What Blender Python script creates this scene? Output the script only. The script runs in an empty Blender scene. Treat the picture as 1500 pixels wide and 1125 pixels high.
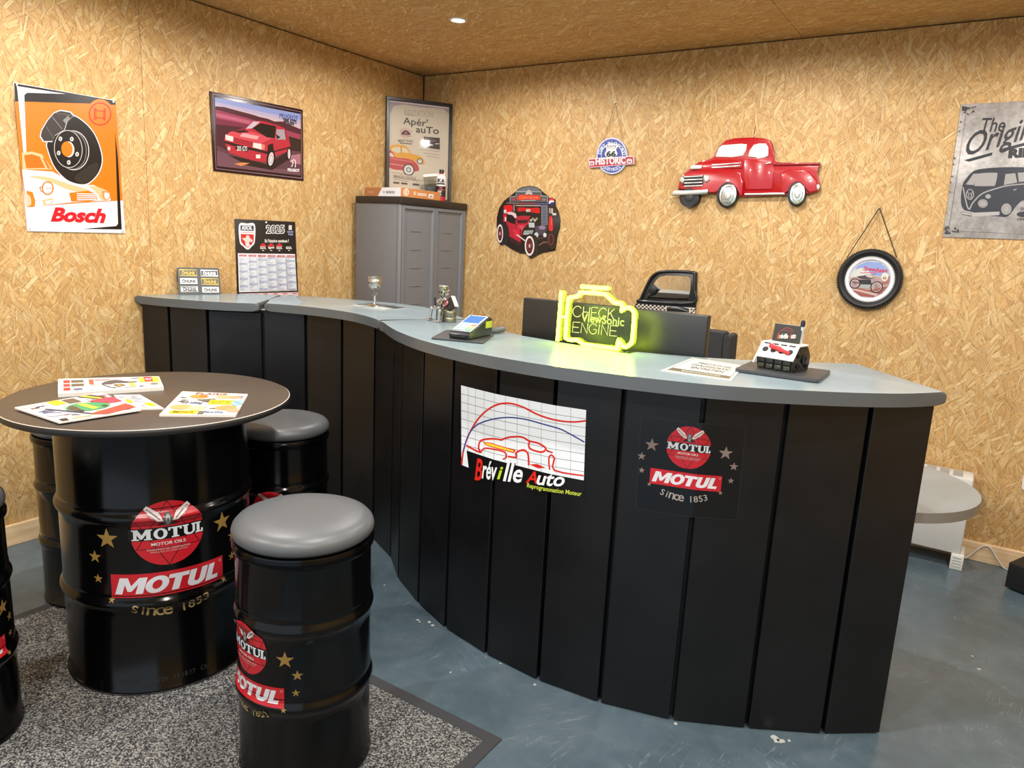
import bpy, bmesh, math, random
import numpy as np
from mathutils import Vector, Matrix
from mathutils.geometry import tessellate_polygon
random.seed(7)
S = bpy.context.scene
C = S.collection
PI = math.pi

# ------------------------------------------------------------------ camera, world, lights, exposure
H_ROOM = 2.4705
CAM = Vector((3.3974, -4.0050, 1.42))
yaw, pitch, roll, FPX = 0.569802, 0.1993493, 0.0495415, 1056.354
fw = Vector((-math.sin(yaw) * math.cos(pitch), math.cos(yaw) * math.cos(pitch), -math.sin(pitch)))
r0 = Vector((math.cos(yaw), math.sin(yaw), 0)); u0 = r0.cross(fw)
rt = math.cos(roll) * r0 + math.sin(roll) * u0
up = -math.sin(roll) * r0 + math.cos(roll) * u0
cd = bpy.data.cameras.new('camera'); cam = bpy.data.objects.new('camera', cd); C.objects.link(cam)
cd.sensor_width = 36.0; cd.lens = 36.0 * FPX / 1500.0; cd.clip_start = 0.05
cam.matrix_world = Matrix(((rt.x, up.x, -fw.x, CAM.x), (rt.y, up.y, -fw.y, CAM.y), (rt.z, up.z, -fw.z, CAM.z), (0, 0, 0, 1)))
S.camera = cam
S.view_settings.view_transform = 'Standard'; S.view_settings.look = 'None'
S.view_settings.exposure = 0.14; S.view_settings.gamma = 1.0; S.view_settings.use_curve_mapping = False
W = bpy.data.worlds.new('hall_daylight'); S.world = W; W.use_nodes = True
WORLD_COL, WORLD_STR = (0.80, 0.90, 1.0), 0.9
bg = W.node_tree.nodes['Background']; bg.inputs[0].default_value = (*WORLD_COL, 1); bg.inputs[1].default_value = WORLD_STR
SPOT_W, SPOT_COL, SPOT_ANGLE = 84.0, (1.0, 0.965, 0.915), 177.0
SPOTS = [(1.007, -0.937), (2.45, -0.95), (3.9, -0.95), (1.0, -2.45), (2.45, -2.75), (3.9, -2.45), (1.0, -4.1), (2.45, -4.3), (3.9, -4.1)]

# ------------------------------------------------------------------ materials
def lin(h):
    h = h.lstrip('#'); o = []
    for i in (0, 2, 4):
        c = int(h[i:i + 2], 16) / 255
        o.append(c / 12.92 if c <= .04045 else ((c + .055) / 1.055) ** 2.4)
    return (*o, 1.0)
_M = {}
def M(h, rough=.5, metal=0., coat=0., spec=.5, emit=0., bump=None):
    k = (h, rough, metal, coat, spec, emit, bump)
    if k in _M: return _M[k]
    m = bpy.data.materials.new('m_' + h); m.use_nodes = True
    b = m.node_tree.nodes['Principled BSDF']
    b.inputs['Base Color'].default_value = lin(h); b.inputs['Roughness'].default_value = rough
    b.inputs['Metallic'].default_value = metal; b.inputs['Coat Weight'].default_value = coat
    b.inputs['Specular IOR Level'].default_value = spec
    if emit:
        b.inputs['Emission Color'].default_value = lin(h); b.inputs['Emission Strength'].default_value = emit
    if bump:
        nt = m.node_tree
        tc = nt.nodes.new('ShaderNodeTexCoord'); n = nt.nodes.new('ShaderNodeTexNoise'); bp = nt.nodes.new('ShaderNodeBump')
        n.inputs['Scale'].default_value = bump[0]; bp.inputs['Strength'].default_value = bump[1]; bp.inputs['Distance'].default_value = .002
        nt.links.new(tc.outputs['Object'], n.inputs['Vector']); nt.links.new(n.outputs['Fac'], bp.inputs['Height'])
        nt.links.new(bp.outputs[0], b.inputs['Normal'])
    _M[k] = m
    return m

class NT:
    def __init__(s, name):
        s.m = bpy.data.materials.new(name); s.m.use_nodes = True; s.t = s.m.node_tree
        s.b = s.t.nodes['Principled BSDF']
    def n(s, typ, **kw):
        x = s.t.nodes.new('ShaderNode' + typ)
        for k, v in kw.items(): setattr(x, k, v)
        return x
    def put(s, inp, v):
        if hasattr(v, 'is_output') or isinstance(v, bpy.types.NodeSocket): s.t.links.new(v, inp)
        else: inp.default_value = v
    def math(s, op, a, b=0., clamp=False):
        x = s.n('Math', operation=op, use_clamp=clamp); s.put(x.inputs[0], a); s.put(x.inputs[1], b); return x.outputs[0]
    def vmath(s, op, a, b=(0, 0, 0)):
        x = s.n('VectorMath', operation=op); s.put(x.inputs[0], a); s.put(x.inputs[1], b); return x.outputs[0]
    def sep(s, v):
        x = s.n('SeparateXYZ'); s.put(x.inputs[0], v); return x.outputs
    def comb(s, a, b, c=0.):
        x = s.n('CombineXYZ'); s.put(x.inputs[0], a); s.put(x.inputs[1], b); s.put(x.inputs[2], c); return x.outputs[0]
    def mix(s, f, a, b):
        x = s.n('Mix', data_type='RGBA'); s.put(x.inputs[0], f); s.put(x.inputs[6], a); s.put(x.inputs[7], b); return x.outputs[2]
    def ramp(s, f, stops, interp='LINEAR'):
        x = s.n('ValToRGB'); x.color_ramp.interpolation = interp; e = x.color_ramp.elements
        while len(e) < len(stops): e.new(.5)
        for i, (p, c) in enumerate(stops): e[i].position = p; e[i].color = c if len(c) == 4 else (*c, 1)
        s.put(x.inputs[0], f); return x.outputs[0]
    def noise(s, v, scale, detail=2., rough=.5, dist=0.):
        x = s.n('TexNoise'); s.put(x.inputs['Vector'], v); x.inputs['Scale'].default_value = scale
        x.inputs['Detail'].default_value = detail; x.inputs['Roughness'].default_value = rough; x.inputs['Distortion'].default_value = dist
        return x.outputs['Fac']
    def smooth(s, v, a, b):
        x = s.n('MapRange', interpolation_type='SMOOTHSTEP'); s.put(x.inputs[0], v); x.inputs[1].default_value = a; x.inputs[2].default_value = b
        return x.outputs[0]

def osb(name, a, b, base=90., spread=118., tint=1.0):
    """oriented strand board: layers of randomly turned flakes, in the plane of axes a,b (object coordinates, metres)"""
    k = NT(name); co = k.sep(k.n('TexCoord').outputs['Object'])
    p = k.comb(co[a], co[b])
    cols = [(0.0, lin('a06c33')), (.10, lin('bf8b48')), (.26, lin('d0a25c')), (.55, lin('dcb371')), (.85, lin('e4c182')), (1.0, lin('ecd098'))]
    wn = k.n('TexNoise'); k.put(wn.inputs['Vector'], p); wn.inputs['Scale'].default_value = 7; wn.inputs['Detail'].default_value = 2
    col = k.ramp(k.noise(p, 38, 4, .65), [(.3, lin('a87a40')), (.5, lin('cfa15a')), (.72, lin('e2bd7c'))])
    hgt = 0.
    for i, (sc, L, w, off) in enumerate([(12, .62, .26, 3.1), (9.5, .72, .17, 11.7), (15, .7, .17, 5.3), (8.5, .75, .12, 29.1), (12, .75, .10, 41.3), (19, .66, .13, 17.9), (15, .74, .06, 53.7), (24, .70, .07, 71.3)]):
        q = k.vmath('ADD', k.vmath('SCALE', p, (0, 0, 0)), (off, off * 1.7, 0))
        q.node.inputs[0].links[0].from_node.inputs['Scale'].default_value = sc
        v = k.n('TexVoronoi', voronoi_dimensions='2D', feature='F1'); k.put(v.inputs['Vector'], q); v.inputs['Scale'].default_value = 1.
        d = k.vmath('SUBTRACT', q, v.outputs['Position'])
        rc = k.sep(v.outputs['Color'])
        ang = k.math('ADD', k.math('MULTIPLY', k.math('SUBTRACT', rc[0], .5), math.radians(spread)), math.radians(base))
        r = k.n('VectorRotate', rotation_type='Z_AXIS'); k.put(r.inputs['Vector'], d); k.put(r.inputs['Angle'], ang)
        dd = k.sep(r.outputs[0])
        wob = k.math('MULTIPLY', k.math('SUBTRACT', wn.outputs['Fac'], .5), .10)
        ax = k.math('ABSOLUTE', dd[0]); ay = k.math('ABSOLUTE', k.math('ADD', dd[1], wob))
        wid = k.math('MULTIPLY', k.math('ADD', rc[1], .35), w)
        m1 = k.smooth(k.math('SUBTRACT', wid, ay), 0., .03)
        m2 = k.smooth(k.math('SUBTRACT', L * .75, ax), 0., .06)
        mk = k.math('MULTIPLY', m1, m2)
        # fine grain along the flake
        g = k.noise(k.comb(k.math('MULTIPLY', dd[0], 2.), k.math('MULTIPLY', dd[1], 34.), rc[2]), 1.6, 2)
        val = k.math('ADD', k.math('MULTIPLY', rc[2], .82), k.math('MULTIPLY', g, .36))
        fc = k.ramp(val, cols)
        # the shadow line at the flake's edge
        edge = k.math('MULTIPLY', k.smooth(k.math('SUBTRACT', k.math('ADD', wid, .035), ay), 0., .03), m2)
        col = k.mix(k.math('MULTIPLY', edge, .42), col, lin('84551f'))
        col = k.mix(k.math('MULTIPLY', mk, k.math('ADD', k.math('MULTIPLY', rc[0], .35), .55)), col, fc)
        hgt = k.math('MAXIMUM', k.math('MULTIPLY', hgt, k.math('SUBTRACT', 1., mk)) if i else 0., k.math('MULTIPLY', mk, k.math('ADD', rc[1], .2)))
    sp = k.noise(p, 95, 2, .5)
    col = k.mix(k.math('MULTIPLY', k.smooth(sp, .70, .76), .6), col, lin('6a431c'))
    big = k.noise(p, 1.3, 2)
    hs = k.n('HueSaturation'); k.put(hs.inputs['Color'], col); k.put(hs.inputs['Value'], k.math('ADD', k.math('MULTIPLY', big, .16), .76 * tint)); hs.inputs['Saturation'].default_value = .94; hs.inputs['Hue'].default_value = .502
    k.put(k.b.inputs['Base Color'], hs.outputs[0]); k.b.inputs['Roughness'].default_value = .58
    bp = k.n('Bump'); bp.inputs['Strength'].default_value = .35; bp.inputs['Distance'].default_value = .0015
    k.put(bp.inputs['Height'], hgt); k.put(k.b.inputs['Normal'], bp.outputs[0])
    return k.m
OSB_L = osb('osb_left', 1, 2); OSB_B = osb('osb_back', 0, 2); OSB_C = osb('osb_ceiling', 0, 1, base=10., spread=100., tint=1.22)

def floor_mat():
    k = NT('painted_floor'); p = k.n('TexCoord').outputs['Object']
    n1 = k.noise(p, 2.2, 5, .6); n2 = k.noise(p, 14, 4, .6)
    col = k.ramp(k.math('ADD', k.math('MULTIPLY', n1, .7), k.math('MULTIPLY', n2, .3)), [(.35, lin('45555f')), (.5, lin('52636d')), (.66, lin('606f79'))])
    # long thin scratches
    for ang, sc, th in ((.5, 9, .012), (-.9, 7, .010), (1.7, 11, .010)):
        r = k.n('VectorRotate', rotation_type='Z_AXIS'); k.put(r.inputs['Vector'], p); r.inputs['Angle'].default_value = ang
        x = k.sep(r.outputs[0])
        q = k.comb(k.math('MULTIPLY', x[0], .9), k.math('MULTIPLY', x[1], sc))
        v = k.noise(q, 2.4, 3, .6, .3)
        ln = k.math('SUBTRACT', 1., k.smooth(k.math('ABSOLUTE', k.math('SUBTRACT', v, .5)), 0., th))
        gate = k.smooth(k.noise(p, 3.1 + ang, 2), .56, .68)
        col = k.mix(k.math('MULTIPLY', k.math('MULTIPLY', ln, gate), .45), col, lin('8f9aa2'))
    v = k.n('TexVoronoi', feature='F1'); k.put(v.inputs['Vector'], p); v.inputs['Scale'].default_value = 9
    rr = k.sep(v.outputs['Color'])
    spk = k.math('MULTIPLY', k.math('SUBTRACT', 1., k.smooth(k.math('ADD', v.outputs['Distance'], k.math('MULTIPLY', k.math('SUBTRACT', k.noise(p, 120, 2), .5), .12)), .012, .045)), k.math('GREATER_THAN', rr[0], .62))
    col = k.mix(k.math('MULTIPLY', spk, .8), col, lin('b9c0c4'))
    k.put(k.b.inputs['Base Color'], col)
    k.put(k.b.inputs['Roughness'], k.math('ADD', k.math('MULTIPLY', n2, .18), .16))
    k.b.inputs['Specular IOR Level'].default_value = .55
    bp = k.n('Bump'); bp.inputs['Strength'].default_value = .12; bp.inputs['Distance'].default_value = .004
    k.put(bp.inputs['Height'], k.noise(p, 20, 4, .6)); k.put(k.b.inputs['Normal'], bp.outputs[0])
    return k.m
def rug_mat():
    k = NT('rug_pile'); p = k.n('TexCoord').outputs['Object']
    v = k.n('TexVoronoi', feature='F1'); k.put(v.inputs['Vector'], p); v.inputs['Scale'].default_value = 240
    rc = k.sep(v.outputs['Color'])
    f = k.math('ADD', k.math('MULTIPLY', rc[0], .55), k.math('MULTIPLY', k.noise(p, 190, 2, .6), .45))
    col = k.ramp(f, [(.28, lin('2c2c30')), (.45, lin('56575a')), (.6, lin('868682')), (.75, lin('b0aea8'))])
    col = k.mix(k.math('MULTIPLY', k.noise(p, 2.0, 3), .25), col, lin('606062'))
    k.put(k.b.inputs['Base Color'], col); k.b.inputs['Roughness'].default_value = .95; k.b.inputs['Specular IOR Level'].default_value = .1
    bp = k.n('Bump'); bp.inputs['Strength'].default_value = .8; bp.inputs['Distance'].default_value = .004
    k.put(bp.inputs['Height'], v.outputs['Distance']); k.put(k.b.inputs['Normal'], bp.outputs[0])
    return k.m
def wood_mat(name, c1, c2, axis, sc=1.):
    k = NT(name); co = k.sep(k.n('TexCoord').outputs['Object'])
    ax = [co[0], co[1], co[2]]
    s = [22. * sc, 22. * sc, 22. * sc]; s[axis] = 1.2 * sc
    q = k.comb(*[k.math('MULTIPLY', ax[i], s[i]) for i in range(3)])
    f = k.noise(q, 2., 4, .6, .6)
    k.put(k.b.inputs['Base Color'], k.ramp(f, [(.3, lin(c1)), (.7, lin(c2))])); k.b.inputs['Roughness'].default_value = .6
    return k.m
def laminate(name, c, rough):
    k = NT(name); p = k.n('TexCoord').outputs['Object']
    n = k.noise(p, 5, 4, .6); n2 = k.noise(p, 160, 2)
    base = lin(c)
    dk = tuple(x * .90 for x in base[:3]) + (1,); lt = tuple(min(1, x * 1.07) for x in base[:3]) + (1,)
    k.put(k.b.inputs['Base Color'], k.ramp(k.math('ADD', k.math('MULTIPLY', n, .7), k.math('MULTIPLY', n2, .3)), [(.3, dk), (.7, lt)]))
    k.put(k.b.inputs['Roughness'], k.math('ADD', k.math('MULTIPLY', n, .08), rough - .04))
    return k.m
FLOOR_M, RUG_M = floor_mat(), rug_mat()
PINE = wood_mat('pine_board', 'd2ac7c', 'ead0a8', 0); PINE_Y = wood_mat('pine_board_y', 'd2ac7c', 'ead0a8', 1)
COUNTER_TOP_M = laminate('counter_laminate', '8a9ca4', .24)
EDGE_M = M('53585b', .24)
TABLE_M = laminate('table_laminate', '463d36', .38)
def board_mat():
    k = NT('black_board'); p = k.n('TexCoord').outputs['Object']
    n = k.noise(p, 6, 4, .6)
    k.put(k.b.inputs['Base Color'], k.ramp(n, [(.3, lin('0b0b0d')), (.7, lin('121214'))]))
    k.put(k.b.inputs['Roughness'], k.math('ADD', k.math('MULTIPLY', n, .08), .30))
    k.b.inputs['Specular IOR Level'].default_value = .45
    return k.m
BOARD_M = board_mat()
BLACK = M('0a0a0b', .45); DRUM_M = M('050506', .15, spec=.35); CHROME = M('d8d8d8', .18, 1.)
STEEL = M('8d9096', .3, 1.); DARKSTEEL = M('3c3e42', .35, .9)
def leather_mat():
    k = NT('dark_vinyl_sheen_grey'); p = k.n('TexCoord').outputs['Object']
    k.b.inputs['Base Color'].default_value = lin('54575a'); k.b.inputs['Roughness'].default_value = .42; k.b.inputs['Specular IOR Level'].default_value = .6  # dark vinyl, base lightened to grey to stand in for reflected overhead light
    bp = k.n('Bump'); bp.inputs['Strength'].default_value = .15; bp.inputs['Distance'].default_value = .001
    k.put(bp.inputs['Height'], k.noise(p, 260, 2)); k.put(k.b.inputs['Normal'], bp.outputs[0]); return k.m
LEATHER = leather_mat()
def clear_mat(name, tint='ffffff', gloss=.08):
    k = NT(name); t = k.t; out = t.nodes['Material Output']
    tr = k.n('BsdfTransparent'); tr.inputs[0].default_value = lin(tint); gl = k.n('BsdfGlossy'); gl.inputs['Roughness'].default_value = .03
    fr = k.n('Fresnel'); fr.inputs[0].default_value = 1.45
    mx = k.n('MixShader'); k.put(mx.inputs[0], k.math('MULTIPLY', fr.outputs[0], 1.0 if gloss is None else gloss / .04)); t.links.new(tr.outputs[0], mx.inputs[1]); t.links.new(gl.outputs[0], mx.inputs[2])
    t.links.new(mx.outputs[0], out.inputs[0]); return k.m
GLASS = clear_mat('clear_pane', gloss=.04)
ACRYL = clear_mat('clear_acrylic', 'f6fbe6', gloss=.03)
def emis(h, s):
    k = NT('light_source'); e = k.n('Emission'); e.inputs[0].default_value = lin(h) if isinstance(h, str) else h; e.inputs[1].default_value = s
    k.t.links.new(e.outputs[0], k.t.nodes['Material Output'].inputs[0]); return k.m

# ------------------------------------------------------------------ object helpers
def link(name, bm, mats, parent=None, smooth=False, angle=None):
    me = bpy.data.meshes.new(name); bm.to_mesh(me); bm.free()
    if not isinstance(mats, (list, tuple)): mats = [mats]
    for m in mats: me.materials.append(m)
    if smooth:
        for p in me.polygons: p.use_smooth = True
        if angle is not None:
            try: me.set_sharp_from_angle(angle=math.radians(angle))
            except Exception: pass
    o = bpy.data.objects.new(name, me); C.objects.link(o)
    if parent is not None: o.parent = parent
    return o
def thing(name, label, cat, loc=(0, 0, 0), rot=(0, 0, 0), group=None, mw=None):
    o = bpy.data.objects.new(name, None); C.objects.link(o); o.empty_display_size = .05
    if mw is not None: o.matrix_world = mw
    else: o.location = loc; o.rotation_euler = rot
    o['label'] = label; o['category'] = cat; o['kind'] = 'thing'
    if group: o['group'] = group
    return o
def lab(o, t): o['label'] = t; return o
def structure(o): o['kind'] = 'structure'; return o
def dup(root, loc, rotz, label):
    r = root.copy(); C.objects.link(r); r.location = loc; r.rotation_euler = (0, 0, rotz); r['label'] = label
    for ch in list(root.children):
        c = ch.copy(); C.objects.link(c); c.parent = r
        for g in ch.children:
            d = g.copy(); C.objects.link(d); d.parent = c
    return r
def BM(): return bmesh.new()
def box(bm, x0, y0, z0, x1, y1, z1, bev=0., seg=2, mi=0, mat=None):
    r = bmesh.ops.create_cube(bm, size=1.)
    vs = r['verts']
    for v in vs:
        v.co = Vector(((x0 + x1) / 2 + v.co.x * (x1 - x0), (y0 + y1) / 2 + v.co.y * (y1 - y0), (z0 + z1) / 2 + v.co.z * (z1 - z0)))
    fs = list({f for v in vs for f in v.link_faces})
    if bev > 0:
        es = list({e for v in vs for e in v.link_edges})
        q = bmesh.ops.bevel(bm, geom=es, offset=bev, segments=seg, profile=.5, affect='EDGES')
        fs = [f for f in set(q['faces']) | set(fs) if f.is_valid]
        vs = list({v for f in fs for v in f.verts})
    for f in fs: f.material_index = mi
    if mat is not None: bmesh.ops.transform(bm, matrix=mat, verts=vs)
    return vs
def lathe(bm, prof, n=32, mat=None, mi=0, a0=0., a1=2 * PI):
    """revolve (r,z) pairs round Z; r==0 closes to a point"""
    full = abs(a1 - a0 - 2 * PI) < 1e-6
    cols = n if full else n + 1
    rings = []; vs = []
    for r, z in prof:
        if r < 1e-7:
            v = bm.verts.new((0, 0, z)); rings.append([v]); vs.append(v)
        else:
            ring = [bm.verts.new((r * math.cos(a0 + (a1 - a0) * i / n), r * math.sin(a0 + (a1 - a0) * i / n), z)) for i in range(cols)]
            rings.append(ring); vs += ring
    for A, B in zip(rings, rings[1:]):
        for i in range(n):
            j = (i + 1) % cols
            if len(A) == 1 and len(B) == 1: continue
            if len(A) == 1: f = bm.faces.new((A[0], B[j], B[i]))
            elif len(B) == 1: f = bm.faces.new((A[i], A[j], B[0]))
            else: f = bm.faces.new((A[i], A[j], B[j], B[i]))
            f.material_index = mi
    if mat is not None: bmesh.ops.transform(bm, matrix=mat, verts=vs)
    return vs
def rodm(a, b):
    """matrix taking the Z axis segment 0..1 (unscaled) to start at a pointing to b"""
    a = Vector(a); b = Vector(b); d = b - a
    return Matrix.Translation(a) @ d.to_track_quat('Z', 'Y').to_matrix().to_4x4()
def rod(bm, a, b, r, n=12, r2=None, mi=0, bev=0.):
    L = (Vector(b) - Vector(a)).length; r2 = r if r2 is None else r2
    pr = [(0, 0), (r - bev, 0), (r, bev), (r2, L - bev), (r2 - bev, L), (0, L)] if bev else [(0, 0), (r, 0), (r2, L), (0, L)]
    return lathe(bm, pr, n, rodm(a, b), mi)
def cr(pts, n=6, closed=True):
    """Catmull-Rom through the points"""
    P = [Vector(p) for p in pts]; m = len(P); out = []
    rng = range(m) if closed else range(m - 1)
    for i in rng:
        if closed: p0, p1, p2, p3 = P[(i - 1) % m], P[i], P[(i + 1) % m], P[(i + 2) % m]
        else: p0, p1, p2, p3 = P[max(i - 1, 0)], P[i], P[i + 1], P[min(i + 2, m - 1)]
        for j in range(n):
            t = j / n
            out.append(.5 * ((2 * p1) + (p2 - p0) * t + (2 * p0 - 5 * p1 + 4 * p2 - p3) * t * t + (3 * p1 - p0 - 3 * p2 + p3) * t ** 3))
    if not closed: out.append(P[-1].copy())
    return out
def tube(bm, pts, r, n=8, closed=False, mi=0, caps=True):
    P = [Vector(p) for p in pts]; m = len(P); rings = []
    up0 = None
    for i in range(m):
        a = P[(i - 1) % m] if closed or i else P[i]; b = P[(i + 1) % m] if closed or i < m - 1 else P[i]
        t = (b - a).normalized()
        if up0 is None: up0 = t.orthogonal().normalized()
        up0 = (up0 - t * up0.dot(t)); up0 = up0.normalized() if up0.length > 1e-6 else t.orthogonal().normalized()
        s = t.cross(up0)
        rings.append([bm.verts.new(P[i] + r * (math.cos(2 * PI * k / n) * up0 + math.sin(2 * PI * k / n) * s)) for k in range(n)])
    for i in range(m if closed else m - 1):
        A, B = rings[i], rings[(i + 1) % m]
        if closed and i == m - 1:
            k0 = min(range(n), key=lambda k: (B[k].co - A[0].co).length); B = B[k0:] + B[:k0]
        for k in range(n):
            f = bm.faces.new((A[k], A[(k + 1) % n], B[(k + 1) % n], B[k])); f.material_index = mi
    if caps and not closed:
        bm.faces.new(rings[0][::-1]).material_index = mi; bm.faces.new(rings[-1]).material_index = mi
def area2(p): return sum(a[0] * b[1] - b[0] * a[1] for a, b in zip(p, p[1:] + p[:1])) / 2
def prism(bm, pts, z0, z1, bev=0., seg=2, both=False, mi=0, mat=None):
    """extrude a 2-D outline from z0 to z1, front (z1) edges rounded"""
    p = [(float(q[0]), float(q[1])) for q in pts]
    if area2(p) < 0: p = p[::-1]
    A = [bm.verts.new((x, y, z0)) for x, y in p]; B = [bm.verts.new((x, y, z1)) for x, y in p]
    n = len(p); fs = [bm.faces.new(A[::-1]), bm.faces.new(B)]
    for i in range(n): fs.append(bm.faces.new((A[i], A[(i + 1) % n], B[(i + 1) % n], B[i])))
    for f in fs: f.material_index = mi
    if bev:
        es = list(fs[1].edges) + (list(fs[0].edges) if both else [])
        q = bmesh.ops.bevel(bm, geom=es, offset=bev, segments=seg, profile=.5, affect='EDGES', clamp_overlap=True)
        for f in q['faces']: f.material_index = mi
        vs = list({v for f in [x for x in fs if x.is_valid] + list(q['faces']) for v in f.verts})
    else: vs = A + B
    if mat is not None: bmesh.ops.transform(bm, matrix=mat, verts=vs)
    return vs
def ellpts(cx, cy, rx, ry, n=32, rot=0., a0=0., a1=360.):
    o = []; c, s = math.cos(rot), math.sin(rot); full = abs(a1 - a0) >= 360
    for i in range(n if full else n + 1):
        a = math.radians(a0 + (a1 - a0) * i / n); x, y = rx * math.cos(a), ry * math.sin(a)
        o.append((cx + x * c - y * s, cy + x * s + y * c))
    return o
def rrect(x0, y0, x1, y1, r, n=5):
    o = []
    for cx, cy, a in ((x1 - r, y1 - r, 0), (x0 + r, y1 - r, 90), (x0 + r, y0 + r, 180), (x1 - r, y0 + r, 270)):
        o += [(cx + r * math.cos(math.radians(a + 90 * i / n)), cy + r * math.sin(math.radians(a + 90 * i / n))) for i in range(n + 1)]
    return o

# ------------------------------------------------------------------ flat print: outlines and lettering laid out on a sheet
_T = {}
def glyphs(s, bold=0., shear=0., space=1.):
    k = (s, bold, shear, space)
    if k in _T: return _T[k]
    cu = bpy.data.curves.new('lettering', 'FONT'); cu.body = s; cu.offset = bold; cu.shear = shear; cu.space_character = space; cu.resolution_u = 3
    o = bpy.data.objects.new('lettering', cu); C.objects.link(o)
    dg = bpy.context.evaluated_depsgraph_get(); dg.update()
    ev = o.evaluated_get(dg); me = ev.to_mesh()
    vs = [(v.co.x, v.co.y) for v in me.vertices]; fs = [tuple(p.vertices) for p in me.polygons]
    ev.to_mesh_clear(); bpy.data.objects.remove(o); bpy.data.curves.remove(cu)
    x0 = min(v[0] for v in vs); x1 = max(v[0] for v in vs); y0 = min(v[1] for v in vs); y1 = max(v[1] for v in vs)
    vs = [((x - x0) / (x1 - x0), (y - y0) / (y1 - y0)) for x, y in vs]
    _T[k] = (vs, fs, (x1 - x0) / (y1 - y0)); return _T[k]
def homog(src, dst):
    A = []; b = []
    for (x, y), (u, v) in zip(src, dst):
        A.append([x, y, 1, 0, 0, 0, -u * x, -u * y]); b.append(u)
        A.append([0, 0, 0, x, y, 1, -v * x, -v * y]); b.append(v)
    h = np.linalg.solve(np.array(A, float), np.array(b, float)); return np.append(h, 1).reshape(3, 3)
class Art:
    STEP = 3e-5
    def __init__(s, src, dst, rough=.4, metal=0.):
        s.H = homog(src, dst); s.it = []; s.rough = rough; s.metal = metal; s.ink = .90
    def pt(s, x, y):
        q = s.H @ np.array([x, y, 1.]); return (q[0] / q[2], q[1] / q[2])
    def pts(s, ps): return [s.pt(*p[:2]) for p in ps]
    def raw(s, vs, fs, col): s.it.append((s.pts(vs), fs, col))
    def poly(s, ps, col):
        v = [Vector((p[0], p[1], 0)) for p in ps]
        s.raw(ps, [tuple(t) for t in tessellate_polygon([v])], col)
    def spl(s, ps, col, n=5): s.poly([tuple(q) for q in cr([Vector((a, b)) for a, b in ps], n)], col)
    def rect(s, x0, y0, x1, y1, col): s.poly([(x0, y0), (x1, y0), (x1, y1), (x0, y1)], col)
    def ell(s, cx, cy, rx, ry, col, rot=0., n=36, a0=0, a1=360): s.poly(ellpts(cx, cy, rx, ry, n, rot, a0, a1), col)
    def ring(s, cx, cy, rx, ry, w, col, rot=0., n=36, a0=0, a1=360): s.line(ellpts(cx, cy, rx, ry, n, rot, a0, a1), w, col, closed=abs(a1 - a0) >= 360)
    def line(s, ps, w, col, closed=False, smooth=0):
        P = [Vector((p[0], p[1])) for p in ps]
        if smooth: P = cr(P, smooth, closed)
        m = len(P); L = []; R = []
        for i in range(m):
            a = P[(i - 1) % m] if (closed or i) else P[i]; b = P[(i + 1) % m] if (closed or i < m - 1) else P[i]
            t = (b - a); t = t.normalized() if t.length else Vector((1, 0)); n = Vector((-t.y, t.x))
            k = 1.
            if (closed or 0 < i < m - 1):
                d1 = (P[i] - a); d1 = d1.normalized() if d1.length else t
                k = 1 / max(.5, abs(d1.dot(t)))
            L.append(P[i] + n * w / 2 * k); R.append(P[i] - n * w / 2 * k)
        vs = [tuple(p) for p in L + R]; fs = []
        for i in range(m if closed else m - 1):
            j = (i + 1) % m; fs.append((i, j, m + j, m + i))
        s.raw(vs, fs, col)
    def text(s, t, x0, y0, x1, y1, col, bold=0., shear=0., slope=0., space=1.):
        vs, fs, asp = glyphs(t, bold, shear, space)
        s.raw([(x0 + a * (x1 - x0), y1 + b * (y0 - y1) + slope * a * (x1 - x0)) for a, b in vs], fs, col)
    def arc(s, t, cx, cy, r, a0, a1, h, col, bold=0., inward=False):
        """letters one by one along an arc (degrees, y down); inward: read along the bottom"""
        n = len(t)
        for i, ch in enumerate(t):
            if ch == ' ': continue
            a = math.radians(a0 + (a1 - a0) * (i + .5) / n); vs, fs, asp = glyphs(ch, bold)
            w = min(h * asp, h * 1.1); px, py = cx + r * math.cos(a), cy + r * math.sin(a)
            th = a + PI / 2 if not inward else a - PI / 2
            o = []
            for u, v in vs:
                lx, ly = (u - .5) * w, -(v - .5) * h
                o.append((px + lx * math.cos(th) - ly * math.sin(th), py + lx * math.sin(th) + ly * math.cos(th)))
            s.raw(o, fs, col)
    def star(s, cx, cy, r, col, rot=0.):
        s.poly([(cx + (r if i % 2 == 0 else r * .40) * math.sin(rot + i * PI / 5), cy - (r if i % 2 == 0 else r * .40) * math.cos(rot + i * PI / 5)) for i in range(10)], col)
    def build(s, name, parent, mapf=None, cuts=None, base=.0006, vcuts=None, step=3e-5):
        mats = []; bm = BM()
        for i, (vs, fs, col) in enumerate(s.it):
            h, ro, me = (col + (s.metal,))[:3] if isinstance(col, tuple) else (col, s.rough, s.metal)
            if s.ink != 1.: h = '%02x%02x%02x' % tuple(min(255, int(int(h[j:j + 2], 16) * s.ink)) for j in (0, 2, 4))
            m = M(h, ro, me)
            if m not in mats: mats.append(m)
            mi = mats.index(m); w = base + i * step
            V = [bm.verts.new((a, b, w)) for a, b in vs]
            for f in fs:
                if len(set(f)) < 3: continue
                p = [vs[q] for q in f]
                A = area2(p)
                if abs(A) < 1e-12: continue
                try: F = bm.faces.new([V[q] for q in (f if A > 0 else f[::-1])]); F.material_index = mi
                except ValueError: pass
        if cuts:
            for u in cuts: bmesh.ops.bisect_plane(bm, geom=bm.verts[:] + bm.edges[:] + bm.faces[:], plane_co=(u, 0, 0), plane_no=(1, 0, 0), dist=1e-6)
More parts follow.
